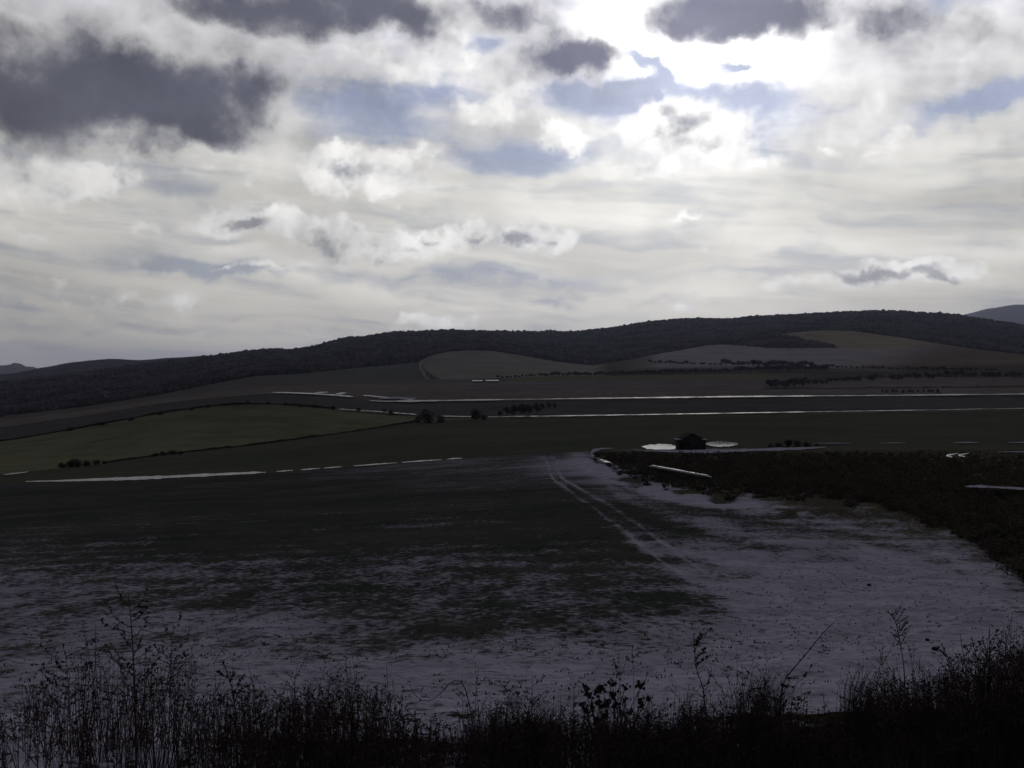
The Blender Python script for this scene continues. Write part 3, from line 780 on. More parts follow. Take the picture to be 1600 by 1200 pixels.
for k, (x, b, hh, w_) in enumerate([(1205, 699, 7, 1.2), (1218, 699, 10, 1.2), (1231, 698, 12, 1.1), (1246, 698, 11, 1.2), (1262, 698, 9, 1.2), (1276, 697, 6, 1.3)]):
    plant(bush_kinds, k, x, b, hh, 'dark bush in the clump right of the hut', 'clump of bushes right of the hut', w_)

# scrub that fills the dark hollow on the right of the field
def scrub_patch(seed, n):
    r = np.random.default_rng(seed)
    A = Acc()
    cnt = 0
    while cnt < n:
        px = 905 + 900 * r.random(); q = r.random()
        e = float(scrub_edge(px))
        lo, hi = 708.0, e - 4 - 26 * float(sstep(1150, 1400, px)) + 16 * float(nfbm(np.array(px / 16.0), np.array(0.0), 5, 4))
        if hi < lo + 1: continue
        py = lo + (hi - lo) * q ** 0.8
        if py > 1010: continue
        dens = 0.10 + 0.90 * sstep(-2, 46, e - py + r.normal(0, 8))
        if r.random() > dens: continue
        x, y_, z = at(px, py)
        hgt = (1.9 if r.random() > .96 else 1) * r.uniform(.25, 1.0) ** 1.3 * (0.62 if y_ > 60 else .42) * (0.45 + .55 * float(sstep(0, 40, e - py)))
        if y_ > 130: hgt *= .55
        nl = int(np.clip(4200 / y_, 22, 120))
        V, Fq = twig_crown(r, hgt * r.uniform(1.0, 2.4), hgt, nl, max(.05, 0.0011 * y_), 3, 0.0)
        A.add(V + np.array([x, y_, z + CZ - .03]), Fq); cnt += 1
    return A
A = scrub_patch(91, 7000)
mt_scrub = twig_mat('scrub_twigs', (.11, .10, .080), (.19, .165, .130), 1 / 1.5)
o = A.obj('scrub', mt_scrub); tag(o, 'low dark thorny scrub filling the hollow right of the field', 'scrub', kind='stuff')

# ---------------------------------------------------------------- wet roads, ponds and snow lying in strips
def wet_mat(name, col, rough, spec=.5):
    m, h, bs = new_mat(name)
    n = h.noise(h.vs(h.pos, 1 / 3.0), 1.0, 4, 0.6).outputs['Fac']
    put(h, bs.inputs['Base Color'], h.mix(n, tuple(c * .7 for c in col), col))
    put(h, bs.inputs['Roughness'], h.mr(n, .3, .7, rough * .6, rough * 1.4, smooth=False))
    bs.inputs['Specular IOR Level'].default_value = spec
    return m
mt_wet = wet_mat('wet_road', (.16, .16, .16), .55, .36)
mt_edge = wet_mat('edge_ice', (.10, .11, .11), .26, .15)
mt_pond = wet_mat('pond_ice', (.05, .055, .055), .04, .10)
mt_ice = wet_mat('meltwater_ice', (.24, .25, .25), .45, .5)
mt_snow = ground_mat('lying_snow', (0.10, 0.10, 0.09), (0.16, 0.16, 0.15), 0.86, 1.0, 0.4, crisp=.12)

def ribbon(name, mat, pts, n=120, lift=0.06, kind='structure', jitter=0.0):
    """a strip of surface lying on the ground; pts are px, row, thickness in rows"""
    xs, ys, ws = zip(*pts)
    s_ = np.linspace(0, 1, n)
    cum = np.concatenate([[0], np.cumsum(np.hypot(np.diff(xs), np.diff(ys)))]); cum /= cum[-1]
    X_, Y_, W_ = np.interp(s_, cum, xs), np.interp(s_, cum, ys), np.interp(s_, cum, ws)
    if 'road' in name or name == 'flood_water' or name == 'track_meltwater': W_ = W_ * .68
    if jitter: W_ = np.maximum(W_ * (1 + jitter * nfbm(s_ * 40, s_ * 0, 5, 3)), 0.05)
    V = []
    for a, b, c in zip(X_, Y_, W_):
        p, q = np.array(at(a, b + c / 2)), np.array(at(a, b - c / 2))
        mid = (p + q) / 2
        for w_ in (p, mid, q): V.append((w_[0], w_[1], w_[2] + CZ + lift * max(1, w_[1] / 60)))
    i = np.arange(n - 1) * 3
    f = np.concatenate([np.stack([i, i + 3, i + 4, i + 1], 1), np.stack([i + 1, i + 4, i + 5, i + 2], 1)])
    o = mesh_np(name, np.array(V), f, mat, True)
    tag(o, kind=kind)
    return o
def patch(name, mat, pts, lift=0.05):
    """flat pool or sheet: outline px, row laid level at its own height"""
    P_ = np.array([at(a, b) for a, b in pts])
    z = P_[:, 2].max() + lift
    me = bpy.data.meshes.new(name)
    me.from_pydata([(a[0], a[1], z + CZ) for a in P_], [], [list(range(len(P_)))])
    me.materials.append(mat)
    o = bpy.data.objects.new(name, me); sc.collection.objects.link(o)
    return tag(o, kind='structure')

ribbon('far_wet_road', mt_wet, [(578, 628.5, 1.5), (600, 629.3, 2.4), (650, 629, 2.8), (700, 628, 2.6), (780, 626.8, 2.2), (792, 626.5, .8), (856, 626, .8), (870, 625.5, 1.9), (1000, 624, 2.2), (1150, 622, 2.3), (1400, 620, 2.1), (1600, 618, 2.1), (1800, 616, 2.1)], 320, .1, jitter=1.1)
ribbon('near_wet_road', mt_wet, [(530, 641.5, 1.6), (560, 643.5, 2), (605, 646.5, 2.2), (650, 650, 2)], 60, .1, jitter=.8)
ribbon('near_wet_road', mt_wet, [(690, 652.5, 2), (740, 653.5, 1.6)], 30, .1)
ribbon('near_wet_road', mt_wet, [(762, 653.5, 1), (820, 652.8, 1.6), (850, 652.6, 1.8), (1000, 650.3, 1.7), (1150, 647.8, 1.7), (1300, 645.3, 1.5), (1450, 643, 1.2), (1560, 641, .9), (1640, 640, .8)], 300, .1, jitter=1.2)
ribbon('flood_water', mt_ice, [(424, 615.5, 1), (450, 616, 2.4), (490, 617.5, 2.6), (545, 621.5, 2.6), (552, 622.5, .8)], 60, .1, jitter=.5)
ribbon('flood_water', mt_ice, [(492, 617, 1), (500, 616.2, 3), (513, 615.5, 1)], 20, .12)
ribbon('flood_water', mt_ice, [(524, 618.5, 1), (533, 617.8, 4.2), (541, 616.5, 1)], 20, .12)
ribbon('flood_water', mt_ice, [(568, 620.5, 1.6), (600, 623.5, 2), (645, 627.5, 1.4)], 30, .12)
ribbon('snow_strip', mt_snow, [(592, 626, 1.5), (620, 624.5, 3), (650, 626, 2)], 20, .13)
ribbon('field_edge_ice', mt_edge, [(40, 753, 1), (90, 752, 2), (150, 750, 4.2), (220, 747.8, 4.8), (330, 742.5, 4), (400, 739.2, 3.2), (415, 738.6, .8)], 120, .03, jitter=.5)
for (a, b) in [(432, 458), (470, 500), (506, 534), (552, 620), (628, 690), (698, 722)]:
    ya_, yb_ = float(yE(a)), float(yE(b))
    ribbon('field_edge_ice', mt_edge, [(a, ya_ + .2, .6), ((a + b) / 2, (ya_ + yb_) / 2, 2.0), (b, yb_ + .2, .6)], 24, .03, jitter=.9)
ribbon('field_edge_ice', mt_ice, [(5, 743, .6), (22, 741, 1.8), (44, 738.5, .6)], 16, .05)

# the farm track that swings round the end of the field
ribbon('farm_track', mt_snow, [(960, 701.2, .6), (938, 702.5, 2.6), (926, 706, 6), (923, 711, 7), (930, 717, 6), (941, 722, 5), (955, 727, 4)], 70, .05)
o = ribbon('track_meltwater', mt_ice, [(936, 719.5, 1), (944, 722.5, 4.5), (952, 725.2, 3.5), (957, 727.5, 1)], 30, .10)
ribbon('farm_track', mt_snow, [(1015, 739, 1.5), (1040, 743, 3), (1075, 749, 3.5), (1112, 756, 1.5)], 50, .42)
ribbon('track_meltwater', mt_ice, [(1018, 739.5, .5), (1050, 745, 1.5), (1068, 748.5, 1.6), (1108, 755.5, .6)], 50, .50, jitter=1.2)
# pairs of wheel ruts full of snow
def rut(pts, w_, name='wheel_rut'): ribbon(name, mt_snow, [(a, b, w_ * (1.0 if 0 < j < len(pts) - 1 else .3)) for j, (a, b) in enumerate(pts)], 60, .015, jitter=1.0)
rut([(853, 715), (857, 730), (860, 742), (868, 752), (880, 759), (892, 768)], 2.6)
rut([(868, 718), (871, 733), (876, 745), (886, 753), (900, 760), (914, 768)], 2.6)
# strips of snow and ponds by the hut
ribbon('snow_strip', mt_snow, [(1005, 706, 1), (1060, 706.5, 3), (1095, 706.5, 6), (1140, 705.5, 4), (1200, 703.5, 4.5), (1250, 702, 4), (1290, 700, 1)], 90, .05, jitter=.5)
def ell(cx, cy, rx, ry, n=36, seed=1, tilt=0.0):
    out_ = []
    for k in range(n):
        a = 2 * math.pi * k / n
        q = 1 + .05 * math.sin(5 * a + seed * 2) + .06 * math.sin(11 * a + seed) + .05 * math.sin(17 * a)
        out_.append((cx + rx * q * math.cos(a), cy + ry * q * math.copysign(abs(math.sin(a)) ** 1.7, math.sin(a))))
    return out_
patch('frozen_pond', mt_pond, ell(1033, 700.5, 30, 2.2, n=60, seed=1), -.06)
patch('frozen_pond', mt_pond, ell(1127, 697, 27, 2.1, n=60, seed=2), .12)
for (a, b, c, w_) in [(1270, 694.5, 1332, 1.2), (1375, 694, 1416, 1.2), (1490, 693.5, 1530, 2.0), (1575, 693.2, 1640, 1.8)]:
    ribbon('snow_strip', mt_snow, [(a, b, w_ * .3), ((a + c) / 2, b - .1, w_), (c, b - .2, w_ * .3)], 20, .08)
ribbon('meltwater_puddle', mt_ice, [(1498, 727.5, .6), (1484, 729.5, 2.2), (1478, 731, 2.4), (1488, 733, 2.2)], 20, .75)
ribbon('meltwater_puddle', mt_ice, [(1514, 727, .6), (1502, 729.5, 2.0), (1497, 730.5, 2.2), (1508, 732.5, 1.4)], 20, .75)
ribbon('snow_strip', mt_snow, [(1508, 776, 1.5), (1530, 776, 4.5), (1570, 778.5, 3), (1604, 780.5, 5), (1660, 782, 3)], 40, .55, jitter=.8)
ribbon('snow_strip', mt_snow, [(1560, 721.5, .6), (1600, 721, 1.6), (1640, 721, .6)], 16, .6)

# ---------------------------------------------------------------- far low roofs that catch the light beside the hedgerow
def bm_box(A, x0, x1, y0, y1, z0, z1):
    V = np.array([(x0, y0, z0), (x1, y0, z0), (x1, y1, z0), (x0, y1, z0), (x0, y0, z1), (x1, y0, z1), (x1, y1, z1), (x0, y1, z1)], float)
    A.add(V, np.array([(0, 3, 2, 1), (4, 5, 6, 7), (0, 1, 5, 4), (1, 2, 6, 5), (2, 3, 7, 6), (3, 0, 4, 7)]))
mt_wall = twig_mat('weathered_boards', (.055, .052, .052), (.095, .088, .086), 1.3)
mt_tin = wet_mat('wet_tin_roof', (.30, .30, .29), .25, 1.0)
def shed(px, py, wpx, label):
    x, y_, z = at(px, py)
    w_ = wpx / F * y_; hw = w_ / 2
    root = empty('low_shed', (x, y_, z + CZ - .2))
    A = Acc(); bm_box(A, -hw, hw, -3.5, 3.5, 0, 1.5); A.obj('wall', mt_wall, root)
    A = Acc()
    for s1 in (-1, 1):
        V = np.array([(-hw - .3, s1 * 4.0, 1.38), (hw + .3, s1 * 4.0, 1.38), (hw + .3, 0, 2.35), (-hw - .3, 0, 2.35)], float)
        V2 = V.copy(); V2[:, 2] += .10
        A.add(np.concatenate([V, V2]), np.array([(0, 1, 2, 3), (4, 5, 6, 7), (0, 1, 5, 4), (1, 2, 6, 5), (2, 3, 7, 6), (3, 0, 4, 7)]))
    A.obj('roof', mt_tin, root)
    tag(root, label, 'shed', 'far low sheds with shining roofs')
    return root
shed(746, 597.5, 15, 'far low shed with bluish roof, left one of the pair left of the hedgerow')
shed(769, 597.2, 19, 'far low shed with brightest yellowish roof, right one of the pair left of the hedgerow')

# ---------------------------------------------------------------- the hut between the two ponds
x, y_, z = at(1079, 702.5)
hut = empty('field_hut', (x, y_, z + CZ - .05), 0.0)
tag(hut, 'small dark gabled hut with side wings between the two frozen ponds', 'hut')
pxm = y_ / F
W, H1, H2, DP = 22 * pxm, 17.0 * pxm, 26.5 * pxm, 3.6     # half width, eaves and ridge height, depth
mt_roofing = twig_mat('dark_roofing', (.060, .058, .062), (.10, .096, .10), 1.5)
cw = 14 * pxm
me = bpy.data.meshes.new('wall')
he = H1 + (H2 - H1) * .28
pro = [(-cw, 0), (cw, 0), (cw, he), (0, H2 - .06), (-cw, he)]
vs_ = [(a, -DP / 2, b) for a, b in pro] + [(a, DP / 2, b) for a, b in pro]
n5 = 5
me.from_pydata(vs_, [], [list(range(n5))[::-1], list(range(n5, 10))] + [[j, (j + 1) % 5, (j + 1) % 5 + 5, j + 5] for j in range(5)])
me.materials.append(mt_wall)
wo = bpy.data.objects.new('wall', me); sc.collection.objects.link(wo); wo.parent = hut
A = Acc()
nb = 13
for j in range(nb):                                       # upright boards on the gable
    xa = -cw + 2 * cw * j / nb
    xm = xa + cw / nb
    top = np.interp(abs(xm), [0, cw], [H2 - .12, he - .02])
    bm_box(A, xa + .02, xa + 2 * cw / nb - .02, -DP / 2 - .022, -DP / 2 + .02, .02, top)
A.obj('cladding', mt_wall, hut)
A = Acc(); bm_box(A, -.42, .42, -DP / 2 - .06, -DP / 2 - .024, .05, 1.85); dr = A.obj('door', mt_roofing, hut)
A = Acc(); bm_box(A, .28, .34, -DP / 2 - .10, -DP / 2 - .062, .9, 1.02); A.obj('handle', mt_tin, dr)
for s1, nm in ((-1, 'side_wing'), (1, 'side_wing')):
    A = Acc()
    x0, x1 = sorted((s1 * (cw + .01), s1 * (W - .1)))
    bm_box(A, x0, x1, -DP / 2 + .25, DP / 2 - .25, 0, H1 - .22)
    wing = A.obj(nm, mt_wall, hut)
    A = Acc(); x0, x1 = sorted((s1 * (cw - .02), s1 * (W + .28)))
    bm_box(A, x0, x1, -DP / 2 + .02, DP / 2 - .02, H1 - .20, H1 - .06); A.obj('wing_roof', mt_roofing, wing)
    A = Acc(); x0, x1 = sorted((s1 * (cw + .15), s1 * (W + .26)))
    bm_box(A, x0, x1, -DP / 2 + .03, DP / 2 - .05, H1 - .055, H1 + .015); A.obj('roof_snow', mt_snow, wing)
A = Acc()
for s1 in (-1, 1):
    e = (s1 * (cw + .35), he - (H2 - he) * .35 / cw)
    V = np.array([(e[0], -DP / 2 - .25, e[1]), (e[0], DP / 2 + .25, e[1]), (0, DP / 2 + .25, H2), (0, -DP / 2 - .25, H2)], float)
    V2 = V.copy(); V2[:, 2] += .09
    A.add(np.concatenate([V, V2]), np.array([(0, 1, 2, 3), (4, 5, 6, 7), (0, 1, 5, 4), (1, 2, 6, 5), (2, 3, 7, 6), (3, 0, 4, 7)]))
rf = A.obj('roof', mt_roofing, hut)
A = Acc()
V = np.array([(cw + .30, -DP / 2 - .22, he - (H2 - he) * .30 / cw + .092), (cw + .30, DP / 2 + .2, he - (H2 - he) * .30 / cw + .092), (-.1, DP / 2 + .2, H2 + .095), (-.1, -DP / 2 - .22, H2 + .095)], float)
V2 = V.copy(); V2[:, 2] += .07
A.add(np.concatenate([V, V2]), np.array([(0, 1, 2, 3), (4, 5, 6, 7), (0, 1, 5, 4), (1, 2, 6, 5), (2, 3, 7, 6), (3, 0, 4, 7)]))
A.obj('roof_snow', mt_snow, rf)

# ---------------------------------------------------------------- weeds on the near bank
def bend(p0, p1, sag=(0, 0, 0), n=7, r=None, wob=0.0):
    t = np.linspace(0, 1, n)[:, None]
    p = np.array(p0) * (1 - t) + np.array(p1) * t + np.array(sag) * (4 * t * (1 - t))
    if r is not None and wob: p[1:-1] += r.normal(0, wob, (n - 2, 3))
    return p
def leaf(A, c, d, L, w_, r, cup=.3):
    """a small pointed, slightly cupped leaf or husk"""
    d = np.array(d, float); d /= np.linalg.norm(d) + 1e-9
    s_ = np.cross(d, r.normal(size=3)); s_ /= np.linalg.norm(s_) + 1e-9
    n_ = np.cross(d, s_)
    c = np.array(c)
    V = np.array([c, c + d * L * .45 + s_ * w_ + n_ * w_ * cup, c + d * L, c + d * L * .45 - s_ * w_ + n_ * w_ * cup])
    A.add(V, np.array([(0, 1, 2, 3)]))
def world_pt(px, py, d): return np.array([(px - 800) / F * d, d, (HY - py) / F * d + CZ])
def foot(px, d):
    x = (px - 800) / F * d
    return np.array([x, d, ground_z(x, d) + CZ - .03])

def weed(name, pxs, d, seed, label, cat='weed', group=None, stem_r=.0030, branches=(), leaves=0, leaf_L=.02, leaf_w=.006, heads=None, lean_y=0.0, part='seed_head', upto=1.0, frm=.25):
    """one stalk whose stem passes through the given points at its own distance; branches leave it with husks on them"""
    r = np.random.default_rng(seed)
    f0 = foot(pxs[0][0], d)
    root = empty(name, tuple(f0))
    path = [f0] + [world_pt(a, b, d + lean_y * j / len(pxs)) for j, (a, b) in enumerate(pxs[1:], 1)]
    cum = np.concatenate([[0], np.cumsum(np.linalg.norm(np.diff(path, axis=0), axis=1))]); cum /= cum[-1]
    tt = np.linspace(0, 1, 26)
    P_ = np.stack([np.interp(tt, cum, [p[k] for p in path]) for k in range(3)], 1)
    for _ in range(2): P_[1:-1] = (P_[:-2] + P_[1:-1] * 2 + P_[2:]) / 4
    A = Acc(); B = Acc()
    A.add(*tube(P_ - f0, stem_r * np.linspace(1.25, .35, 26), 5))
    tips = []
    for (t0, dx, dz, dy, curl) in branches:
        b0 = np.array([np.interp(t0, tt, P_[:, k]) for k in range(3)])
        e = b0 + np.array([dx, dy, dz])
        bp = bend(b0, e, (curl * dx, 0, -curl * abs(dz)), 8, r, .0015)
        A.add(*tube(bp - f0, min(stem_r * .7, .0022) * np.linspace(1, .35, 8), 4))
        tips.append(bp)
    tot = leaves
    lines = [P_[int(26 * frm):int(26 * upto)]] + tips
    for L_ in lines:
        for k in range(tot):
            q = r.random() ** .8 * (len(L_) - 1); i = int(min(q, len(L_) - 2)); fr = q - i
            c = L_[i] * (1 - fr) + L_[i + 1] * fr
            dvec = L_[i + 1] - L_[i]
            dv = dvec / (np.linalg.norm(dvec) + 1e-9) * .6 + r.normal(0, .6, 3) + np.array([0, 0, .3])
            leaf(B, c - f0, dv, leaf_L * r.uniform(.5, 1.3), leaf_w * r.uniform(.6, 1.4), r)
    if heads:
        hn, hs, hl = heads
        for bp in tips or [P_]:
            for k in range(hn):
                c = bp[-1] + r.normal(0, hs, 3)
                leaf(B, c - f0, r.normal(0, 1, 3) + np.array([0, 0, .6]), hl * r.uniform(.6, 1.3), hl * .4, r, .6)
    A.obj('stem', mt_weed, root, True)
    if B.n: B.obj(part, mt_weed2, root)
    return tag(root, label, cat, group)

# tall thin stalk on the left with faint side sprays
rr2 = random.Random(3)
br = [(.25 + .68 * k / 26, rr2.choice((-1, 1)) * rr2.uniform(.06, .17) * (1.2 - .6 * k / 26), rr2.uniform(.05, .14), rr2.uniform(-.08, .08), .12) for k in range(27)]
weed('tall_weed', [(214, 1200), (211, 1100), (208, 1020), (204, 960), (200, 925)], 4.7, 1, 'tallest straight weed stalk with faint side sprays at the left', stem_r=.0052, branches=br, leaves=12, leaf_L=.020, leaf_w=.005, part='foliage')
br = [(.35 + .6 * k / 14, rr2.choice((-1, 1)) * rr2.uniform(.04, .10), rr2.uniform(.05, .12), rr2.uniform(-.05, .05), .1) for k in range(15)]
weed('tall_weed', [(262, 1180), (266, 1080), (268, 1010), (272, 972)], 4.9, 2, 'thinner tall weed just right of the tallest stalk', stem_r=.0028, branches=br, leaves=10, leaf_L=.018, leaf_w=.005, part='foliage')
br = [(.2 + .7 * k / 16, rr2.choice((-1, 1)) * rr2.uniform(.05, .15), rr2.uniform(.03, .12), rr2.uniform(-.08, .08), .1) for k in range(17)]
weed('bushy_weed', [(112, 1190), (108, 1100), (104, 1030), (97, 1005)], 4.8, 3, 'loose bushy weed farthest left of the tall ones', stem_r=.0026, branches=br, leaves=14, leaf_L=.020, leaf_w=.006, part='foliage')
# dock-like stalk with four upturned seed branches
weed('forked_weed', [(372, 1170), (368, 1110), (364, 1078), (357, 1058), (348, 1032)], 4.6, 4, 'forked weed with four thick upturned seed branches left of centre', stem_r=.0045,
     branches=[(.62, -.085, .035, .0, -.1), (.70, .048, .105, 0, -.1), (.66, .085, .082, .02, -.2), (.86, -.048, .03, 0, .1), (.82, .018, .05, 0, 0), (.5, -.04, .05, 0, 0)], leaves=34, leaf_L=.013, leaf_w=.005, part='seed_head', frm=.62)
# the arching bramble shoot
weed('arching_shoot', [(746, 1190), (741, 1140), (733, 1100), (726, 1070), (720, 1060), (711, 1059), (700, 1068), (690, 1083), (678, 1094), (668, 1099), (655, 1096), (645, 1083), (640, 1070)], 4.8, 5, 'thin shoot arching over to the left in the middle of the bank', stem_r=.0034, branches=[], leaves=26, leaf_L=.010, leaf_w=.003, part='thorn', frm=.1)
weed('thin_stalk', [(724, 1150), (723, 1100), (722, 1048)], 5.0, 6, 'hair-thin upright stalk rising beside the arching shoot', stem_r=.0014, branches=[], leaves=2, leaf_L=.01, leaf_w=.002, part='foliage')
# plant with round withered leaves
def round_leaf_plant(px0, d, seed, label, spots):
    r = np.random.default_rng(seed)
    f0 = foot(px0, d); root = empty('round_leaf_plant', tuple(f0)); A = Acc(); B = Acc()
    for (px, py, s_) in spots:
        e = world_pt(px, py, d + r.uniform(-.12, .12))
        A.add(*tube(bend((r.uniform(-.05, .05), r.uniform(-.03, .03), 0), e - f0, ((e - f0)[0] * -.12, 0, 0), 8, r, .003), np.linspace(.0036, .0016, 8), 4))
        for k in range(int(9 * s_)):
            c = e - f0 + r.normal(0, .009 * s_, 3)
            n_ = r.normal(size=3); n_ /= np.linalg.norm(n_); a = np.cross(n_, r.normal(size=3)); a /= np.linalg.norm(a); b = np.cross(n_, a)
            q = np.linspace(0, 2 * math.pi, 8, endpoint=False); rad = r.uniform(.006, .0125) * s_ * (1 + .2 * np.sin(3 * q + r.uniform(0, 6)))
            V = c + (np.cos(q) * rad)[:, None] * a + (np.sin(q) * rad)[:, None] * b + n_ * (.006 * np.cos(2 * q))[:, None]
            V = np.concatenate([[c - n_ * .005], V])
            B.add(V, np.array([(0, 1 + j, 1 + (j + 1) % 8, 1 + (j + 1) % 8) for j in range(0, 8)])[:, [0, 1, 2, 2]] if False else np.array([(0, 1 + j, 1 + (j + 1) % 8, 1 + (j + 2) % 8) for j in range(0, 8, 2)]))
    A.obj('stem', mt_weed, root, True); B.obj('foliage', mt_weed2, root)
    return tag(root, label, 'plant')
round_leaf_plant(950, 4.5, 7, 'plant with clusters of round withered leaves right of the arching shoot',
                 [(915, 1075, 1.2), (922, 1086, .8), (935, 1082, 1.3), (942, 1075, 1.0), (912, 1102, 1.1), (925, 1106, .9), (938, 1103, 1.1), (955, 1070, 1.1), (960, 1085, 1.0), (977, 1074, .9), (950, 1098, 1.0),
                  (965, 1105, 1.1), (985, 1112, .9), (918, 1112, .9), (978, 1092, .7), (1002, 1072, 1.1), (1012, 1092, .8), (1000, 1100, 1.0), (945, 1120, 1.2), (930, 1125, .8)])
weed('thin_stalk', [(958, 1150), (962, 1070), (964, 1045), (969, 1022)], 4.7, 8, 'fine stalk standing out of the round-leaved plant', stem_r=.0018, branches=[(.8, -.03, .02, 0, 0), (.9, -.02, .03, 0, 0)], leaves=14, leaf_L=.012, leaf_w=.004, part='foliage', frm=.6)
weed('thin_stalk', [(992, 1150), (990, 1060), (988, 1010)], 5.3, 9, 'fine stalk with small top leaves right of the round-leaved plant', stem_r=.0016, branches=[(.9, .04, .03, 0, 0), (.85, -.04, .04, 0, 0)], leaves=14, leaf_L=.014, leaf_w=.005, part='foliage', frm=.75)
weed('hooked_weed', [(1108, 1150), (1100, 1075), (1092, 1058), (1087, 1045), (1085, 1010), (1084, 990)], 4.7, 10, 'weed whose dense dark head leans right, near the middle right of the bank', stem_r=.0036,
     branches=[(.88, .085, .115, 0, -.15), (.80, .07, .045, 0, -.1), (.84, .045, .05, 0, 0), (.93, .03, .05, 0, 0)], leaves=30, leaf_L=.016, leaf_w=.005, part='seed_head', frm=.5)
weed('slanting_stalk', [(1208, 1120), (1222, 1066), (1240, 1044), (1260, 1022), (1284, 990), (1304, 972)], 4.6, 11, 'long bare stalk slanting up to the right over the snow', stem_r=.0046,
     branches=[(.62, .055, .002, 0, 0), (.4, -.02, .085, 0, 0), (.45, .035, .05, 0, 0)], leaves=22, leaf_L=.014, leaf_w=.004, part='bud', frm=.3)
weed('beaded_weed', [(1232, 1130), (1238, 1072), (1250, 1063), (1262, 1056), (1267, 1040)], 4.5, 12, 'small weed with a bead-like pod under the slanting stalk', stem_r=.0022, branches=[(.7, .09, -.01, 0, 0), (.8, -.05, .0, 0, 0)], leaves=9, leaf_L=.018, leaf_w=.008, part='seed_pod', frm=.6)
weed('feathery_weed', [(1417, 1110), (1413, 1045), (1408, 1010), (1402, 980), (1394, 955)], 4.7, 13, 'tall weed with a feathery top between the slanting stalk and the right thicket', stem_r=.0038,
     branches=[(.78 + .2 * k / 12, rr2.choice((-1, 1)) * rr2.uniform(.02, .055), rr2.uniform(.03, .07), rr2.uniform(-.03, .03), 0) for k in range(13)], leaves=12, leaf_L=.012, leaf_w=.003, part='seed_head', frm=.8)
for k, (px0, py0, tx, ty, dd_, lab) in enumerate([(1503, 1120, 1472, 1005, 4.6, 'left-leaning weed stalk first from the left in the right thicket'), (1520, 1110, 1500, 990, 4.7, 'weed stalk with narrow head second from the left in the right thicket'),
                                                  (1540, 1110, 1518, 994, 4.5, 'weed stalk third from the left in the right thicket'), (1549, 1100, 1546, 980, 4.6, 'tallest upright weed stalk with spiky dark head in the right thicket'),
                                                  (1575, 1100, 1572, 985, 4.7, 'weed stalk standing nearest the right edge of the thicket')]):
    mx = (px0 + tx) / 2 + rr2.uniform(-4, 4)
    weed('weed_stalk', [(px0, py0), (mx, (py0 + ty) / 2), (tx, ty)], dd_, 60 + k, lab, stem_r=.0036, branches=[(.6 + .3 * j / 5, rr2.choice((-1, 1)) * rr2.uniform(.02, .06), rr2.uniform(.02, .07), 0, 0) for j in range(6)], leaves=14, leaf_L=.014, leaf_w=.004, part='seed_head', frm=.5)
# drooping grass plume
def plume(px0, d, seed, label, tip, n=150, L=.36, lean=1.0):
    r = np.random.default_rng(seed); f0 = foot(px0, d); root = empty('grass_plume', tuple(f0)); A = Acc()
    for k in range(n):
        e = world_pt(tip[0] + r.normal(0, 22), tip[1] + abs(r.normal(0, 22)), d + r.normal(0, .12)) - f0
        base = np.array([r.normal(0, .03), r.normal(0, .03), 0])
        A.add(*tube(bend(base, e, (-lean * .05, 0, .05 * r.random()), 7), np.linspace(.0018, .0005, 7), 3))
    A.obj('blades', mt_weed, root, True)
    return tag(root, label, 'grass')
plume(838, 4.6, 21, 'drooping feathery grass plume between the arching shoot and the round-leaved plant', (860, 1092))
plume(1195, 4.8, 22, 'upright grass tuft at the foot of the slanting stalk', (1200, 1048), 120)
plume(1345, 4.7, 23, 'grass tuft at the left end of the right thicket', (1352, 1042), 90)

# the thicket itself: countless stalks, blades and husks
prof = curve_sharp([(-300, 1120), (0, 1100), (60, 1060), (110, 1010), (160, 1030), (230, 1015), (280, 1020), (310, 1095), (340, 1075), (380, 1065), (430, 1085), (480, 1068), (540, 1060), (600, 1070), (640, 1108), (700, 1118), (745, 1095),
                    (770, 1085), (810, 1078), (850, 1098), (885, 1125), (920, 1095), (980, 1090), (1040, 1100), (1090, 1085), (1120, 1100), (1150, 1075), (1200, 1055), (1240, 1090), (1290, 1110), (1325, 1110), (1345, 1055), (1400, 1055),
                    (1440, 1045), (1480, 1035), (1520, 1020), (1560, 1012), (1600, 1000), (1700, 985), (1900, 1020)])
dens_f = curve_sharp([(-300, .25), (0, .2), (100, .34), (250, .36), (330, .55), (420, .8), (600, .9), (640, .55), (720, .55), (760, .95), (860, .85), (900, .7), (960, .85), (1100, .8), (1300, .75), (1380, 1.2), (1600, 1.7), (1700, 1.4), (2000, 1.0)])
